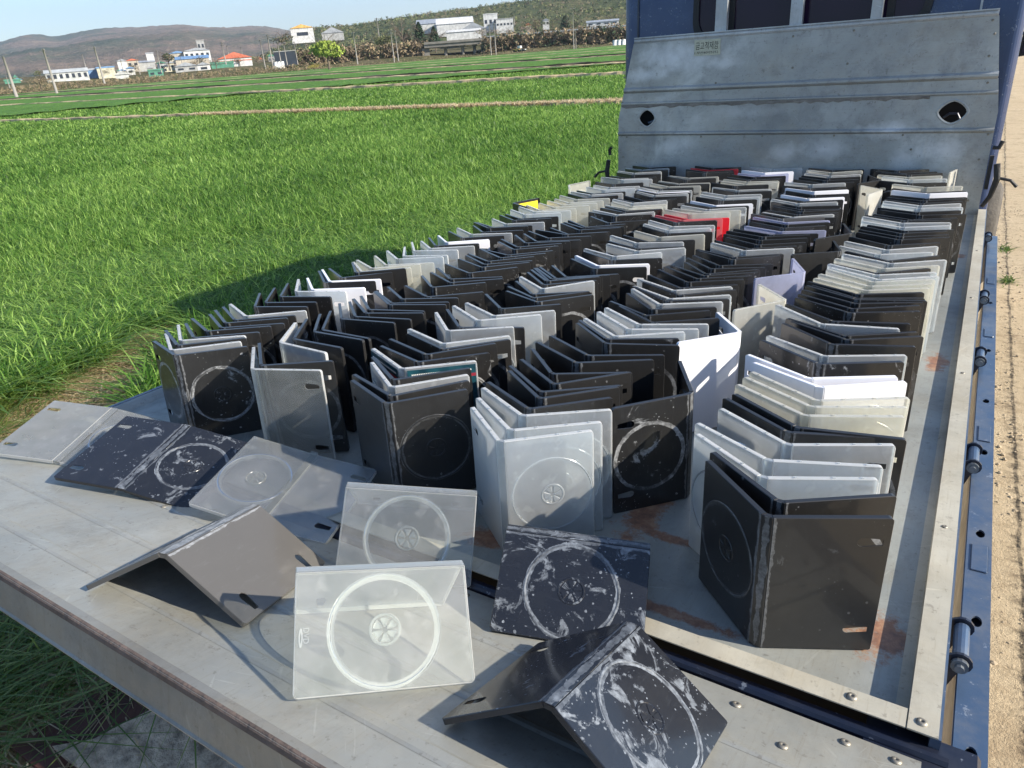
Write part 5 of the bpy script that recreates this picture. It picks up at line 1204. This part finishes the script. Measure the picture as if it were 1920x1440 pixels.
building(372, 386, 96, 380, 5.0, .3, 'grey', 'grey', 'grey concrete tower block above the blue roofs', depth=5, flat=True, wins=2)
building(838, 902, 74, 310, 2.6, 1.0, 'white', 'white', 'white low hall in front of the arched factory roof', depth=10, wins=0)
building(782, 888, 58, 380, 3.0, 2.6, 'white', 'metal', 'long factory hall with a slanting solar roof', depth=24, name='factory_hall')
building(820, 888, 63, 365, 4.0, 3.0, 'white', 'white', 'white gabled factory hall in the middle', depth=18, name='factory_hall')
building(866, 912, 68, 340, 2.6, 3.0, 'grey', 'metal', 'grey arched warehouse before the white office block', depth=16)
building(908, 934, 55, 350, 6.4, .3, 'white', 'white', 'tall white office block with dark windows', depth=12, flat=True, wins=3, winh=.25, name='office_building')
building(931, 963, 56, 345, 4.4, .3, 'white', 'grey', 'white two-storey office wing right of the tall block', depth=12, flat=True, wins=5, winh=.2, name='office_building')
building(918, 950, 26, 720, 2.6, .8, 'white', 'white', 'long white building high on the hillside', depth=10)
building(1018, 1030, 50, 420, 3.4, .8, 'white', 'metal', 'small white house on the slope', depth=6, wins=2)
building(985, 996, 58, 370, 2.4, 1.2, 'mesh', 'orange', 'little beige house with a red roof right of the factory', depth=5)
building(1100, 1160, 50, 380, 1.8, 1.0, 'white', 'metal', 'low roadside depot near the right end of the elevated road', depth=8, wins=4)
VL = ['white', 'cream', 'mesh', 'grey', 'plast']; VR = ['metal', 'blue', 'metal', 'orange', 'grey', 'green']
WN = dict(white='white', cream='cream', mesh='beige', grey='grey', plast='pale'); RN = dict(metal='grey', blue='blue', orange='reddish', grey='dark grey', green='green')
for k, px in enumerate(sorted(rnd.uniform(-40, 555) for _ in range(24))):
    dd = rnd.uniform(300, 430); w_ = rnd.uniform(7, 17); wl, rf_ = rnd.choice(VL), rnd.choice(VR)
    building(px, px+w_, hory(px)-rnd.uniform(1, 9), dd, rnd.uniform(1.6, 3.2), rnd.uniform(.6, 1.3), wl, rf_, f'small {WN[wl]} village house with {RN[rf_]} roof, {ordn(k+1)} from the left', depth=rnd.uniform(5, 8), wins=rnd.choice((1, 2, 3)), name='village_house', group='small houses of the far village')
for k, px in enumerate(sorted(rnd.uniform(-60, 560) for _ in range(32))):
    tree(px, hory(px)-rnd.uniform(-1, 7), rnd.uniform(270, 420), rnd.uniform(2.6, 5.5), rnd.uniform(4, 8), rnd.choice(([fol[0], fol[2]], [fol[1], fol[3]], [fol[2], Mb[0]])), f'small hazy tree among the village houses, {ordn(k+1)} from the left', seed=100+k, n=150, group='small trees of the far village')
for k, px in enumerate(sorted(rnd.uniform(940, 1180) for _ in range(12))):
    tree(px, hory(px)-rnd.uniform(18, 34), rnd.uniform(330, 430), rnd.uniform(4, 7), rnd.uniform(5, 8), rnd.choice(([fol[0], fol[1]], [fol[1], fol[3]], [fol[2], fol[3]])), f'hazy round tree on the slope behind the elevated road, {ordn(k+1)} from the left', seed=150+k, n=200, group='trees on the slope right of the factory')
# white wrapped bales and sheds at the foot of the embankment
for i, px in enumerate((1153, 1161, 1169)):
    a = at(px, hory(px)+10, 225); bm = bmesh.new(); tube(bm, [(0, 0, -.2), (0, 0, 1.1), (0, 0, 1.2)], [.62, .62, .5], 14); o = link('wrapped_bale', me('wrapped_bale', bm, Bm['white'], True), None, Matrix.Translation(a)); tag(o, ['white wrapped bale, leftmost of the three at the field edge', 'white wrapped bale in the middle of the three', 'white wrapped bale, rightmost, next to the truck headboard'][i], 'bale', 'wrapped bales')
for i, px in enumerate((518, 524, 530)):
    a = at(px, hory(px)+2, 255); bm = bmesh.new(); tube(bm, [(0, 0, -.5), (0, 0, 1.3), (0, 0, 1.45)], [.62, .62, .5], 14); o = link('wrapped_bale', me('wrapped_bale', bm, Bm['white'], True), None, Matrix.Translation(a)); tag(o, ['white sack bale, left of three by the dark underpass', 'white sack bale, middle of three by the dark underpass', 'white sack bale, right of three by the dark underpass'][i], 'bale', 'wrapped bales')
building(516, 556, 116, 262, 3.2, .2, 'win', 'grey', 'dark underpass opening in the embankment wall', depth=6, flat=True, name='underpass')
# cultivator parked at the field edge
a = at(972, hory(972)+9, 225); root = empty('farm_vehicle', Matrix.Translation(a)); tag(root, 'small yellow and white farm vehicle parked at the field edge', 'farm vehicle')
boxo('body', (-1.5, .6, -.6, .6, .3, .8), Bm['yellow'], root, bev=.1); boxo('cabin', (.0, 1.0, -.55, .55, .805, 1.5), Bm['white'], root, bev=.1); boxo('frame', (.65, 2.4, -.4, .4, .35, .6), Bm['grey'], root)
for x in (-1.1, .4, 1.9):
    bm = bmesh.new(); tube(bm, [(x, -.65, .3), (x, .65, .3)], .32, 14); link('wheel', me('wheel', bm, M_rubber), root)
# poles: utility poles with cross-arms
M_pole = simple('pole_concrete', (.25, .235, .215), .9, var=.15, scale=.5)
def pole(px, pytop, pybase, dist, label, arms=1, r=.14, lamp=False, cat='utility pole'):
    b = at(px, pybase, dist); hh = (pybase-pytop)*dist/F*1.02*zf(b, dist)
    root = empty('utility_pole' if not lamp else 'lamp_pole', Matrix.Translation(b)); tag(root, label, cat, 'poles across the fields')
    bm = bmesh.new(); tube(bm, [(0, 0, -.8), (0, 0, hh)], [r*1.2, r*.75], 7); link('shaft', me('shaft', bm, M_pole, True), root)
    for k in range(arms):
        ya = rnd.uniform(-.5, .5); z = hh-.35-.7*k
        bm = bmesh.new(); dx, dy = math.cos(ya), math.sin(ya); tube(bm, [(-.8*dx, -.8*dy, z), (.8*dx, .8*dy, z)], .06, 5)
        for q in (-.7, -.25, .25, .7): tube(bm, [(q*dx, q*dy, z), (q*dx, q*dy, z+.22)], .05, 5)
        link('crossarm', me('crossarm', bm, M_pole), root)
    return root
PL = [(28, 113, 172, 150, 0, 'leaning pole at the far left edge of the field', .22), (17, 140, 160, 260, 0, 'short thin pole beside the far left pole', .1), (106, 100, 172, 165, 1, 'tall pole before the brown thicket on the left', .2), (194, 94, 149, 185, 1, 'tall pole in front of the cream cube building', .18), (163, 105, 134, 300, 1, 'pole above the weathered farm building', .16), (131, 122, 132, 320, 0, 'thin pole behind the farm building roof', .1),
 (302, 98, 131, 270, 1, 'pole right of the village sheds', .16), (423, 83, 116, 270, 2, 'pole beside the orange-roofed barn', .17), (430, 88, 110, 330, 1, 'pole behind the orange roof', .14), (455, 90, 106, 340, 1, 'thin pole between barn and embankment', .14), (512, 72, 124, 255, 2, 'tallest pole near the dark underpass', .2), (497, 80, 124, 256, 1, 'pole left of the tallest underpass pole', .15), (527, 83, 118, 258, 1, 'pole right of the tallest underpass pole', .15), (538, 83, 117, 262, 1, 'pole in front of the dark underpass wall', .15), (558, 82, 117, 262, 2, 'pole with two arms at the underpass right side', .15), (575, 84, 98, 330, 1, 'small pole below the yellow-roofed hall', .14), (599, 74, 90, 330, 1, 'small pole right of the yellow-roofed hall', .14),
 (670, 66, 115, 235, 1, 'white slender pole left of the brown bushes', .15), (713, 40, 86, 300, 1, 'tall pole above the embankment trees', .18), (739, 62, 112, 245, 2, 'pole with transformer before the bare tree', .15), (747, 63, 112, 250, 1, 'pole just right of the transformer pole', .14), (921, 52, 101, 250, 1, 'pole right of the bridge', .15), (930, 50, 99, 252, 1, 'second pole right of the bridge', .15), (1076, 24, 92, 240, 1, 'tall lamp pole against the right hillside', .13), (1080, 60, 89, 242, 0, 'short pole beside the tall lamp pole', .11), (965, 30, 48, 500, 0, 'thin pole on the hillside behind the factory', .2), (1002, 34, 52, 500, 0, 'thin pole further right on the hillside', .2), (232, 112, 136, 300, 0, 'thin pole left of the grey sheds', .12), (262, 110, 136, 300, 0, 'thin pole over the reddish roof', .12), (316, 100, 128, 300, 0, 'thin pole right of the village pole', .12), (342, 106, 122, 320, 0, 'thin pole at the blue-roofed workshop', .12)]
for px, t0, b0, dd, ar, lb, rr_ in PL: pole(px, t0, b0, dd, lb, ar, rr_)
# dark trees beyond the road at the right edge
tree(1912, 40, 130, 9, 16, [fol[0], fol[1]], 'dark roadside tree at the right edge beyond the mirror', seed=40, n=900, group='trees along the road')
tree(1935, 42, 110, 9, 14, [fol[0], fol[1]], 'second dark roadside tree just outside the right edge', seed=41, n=900, group='trees along the road')
# thin spring haze
t = NT('haze_air'); pv = t.n('ShaderNodeVolumePrincipled'); pv.inputs['Color'].default_value = (.74, .85, 1, 1); pv.inputs['Density'].default_value = HAZE; pv.inputs['Anisotropy'].default_value = .2
t.l(pv.outputs[0], t.o.inputs['Volume'])
hz = boxo('haze', (-6500, 6500, -600, 6500, -6, 520), t.m); tag(hz, kind='stuff')
print('objects', len(D.objects))
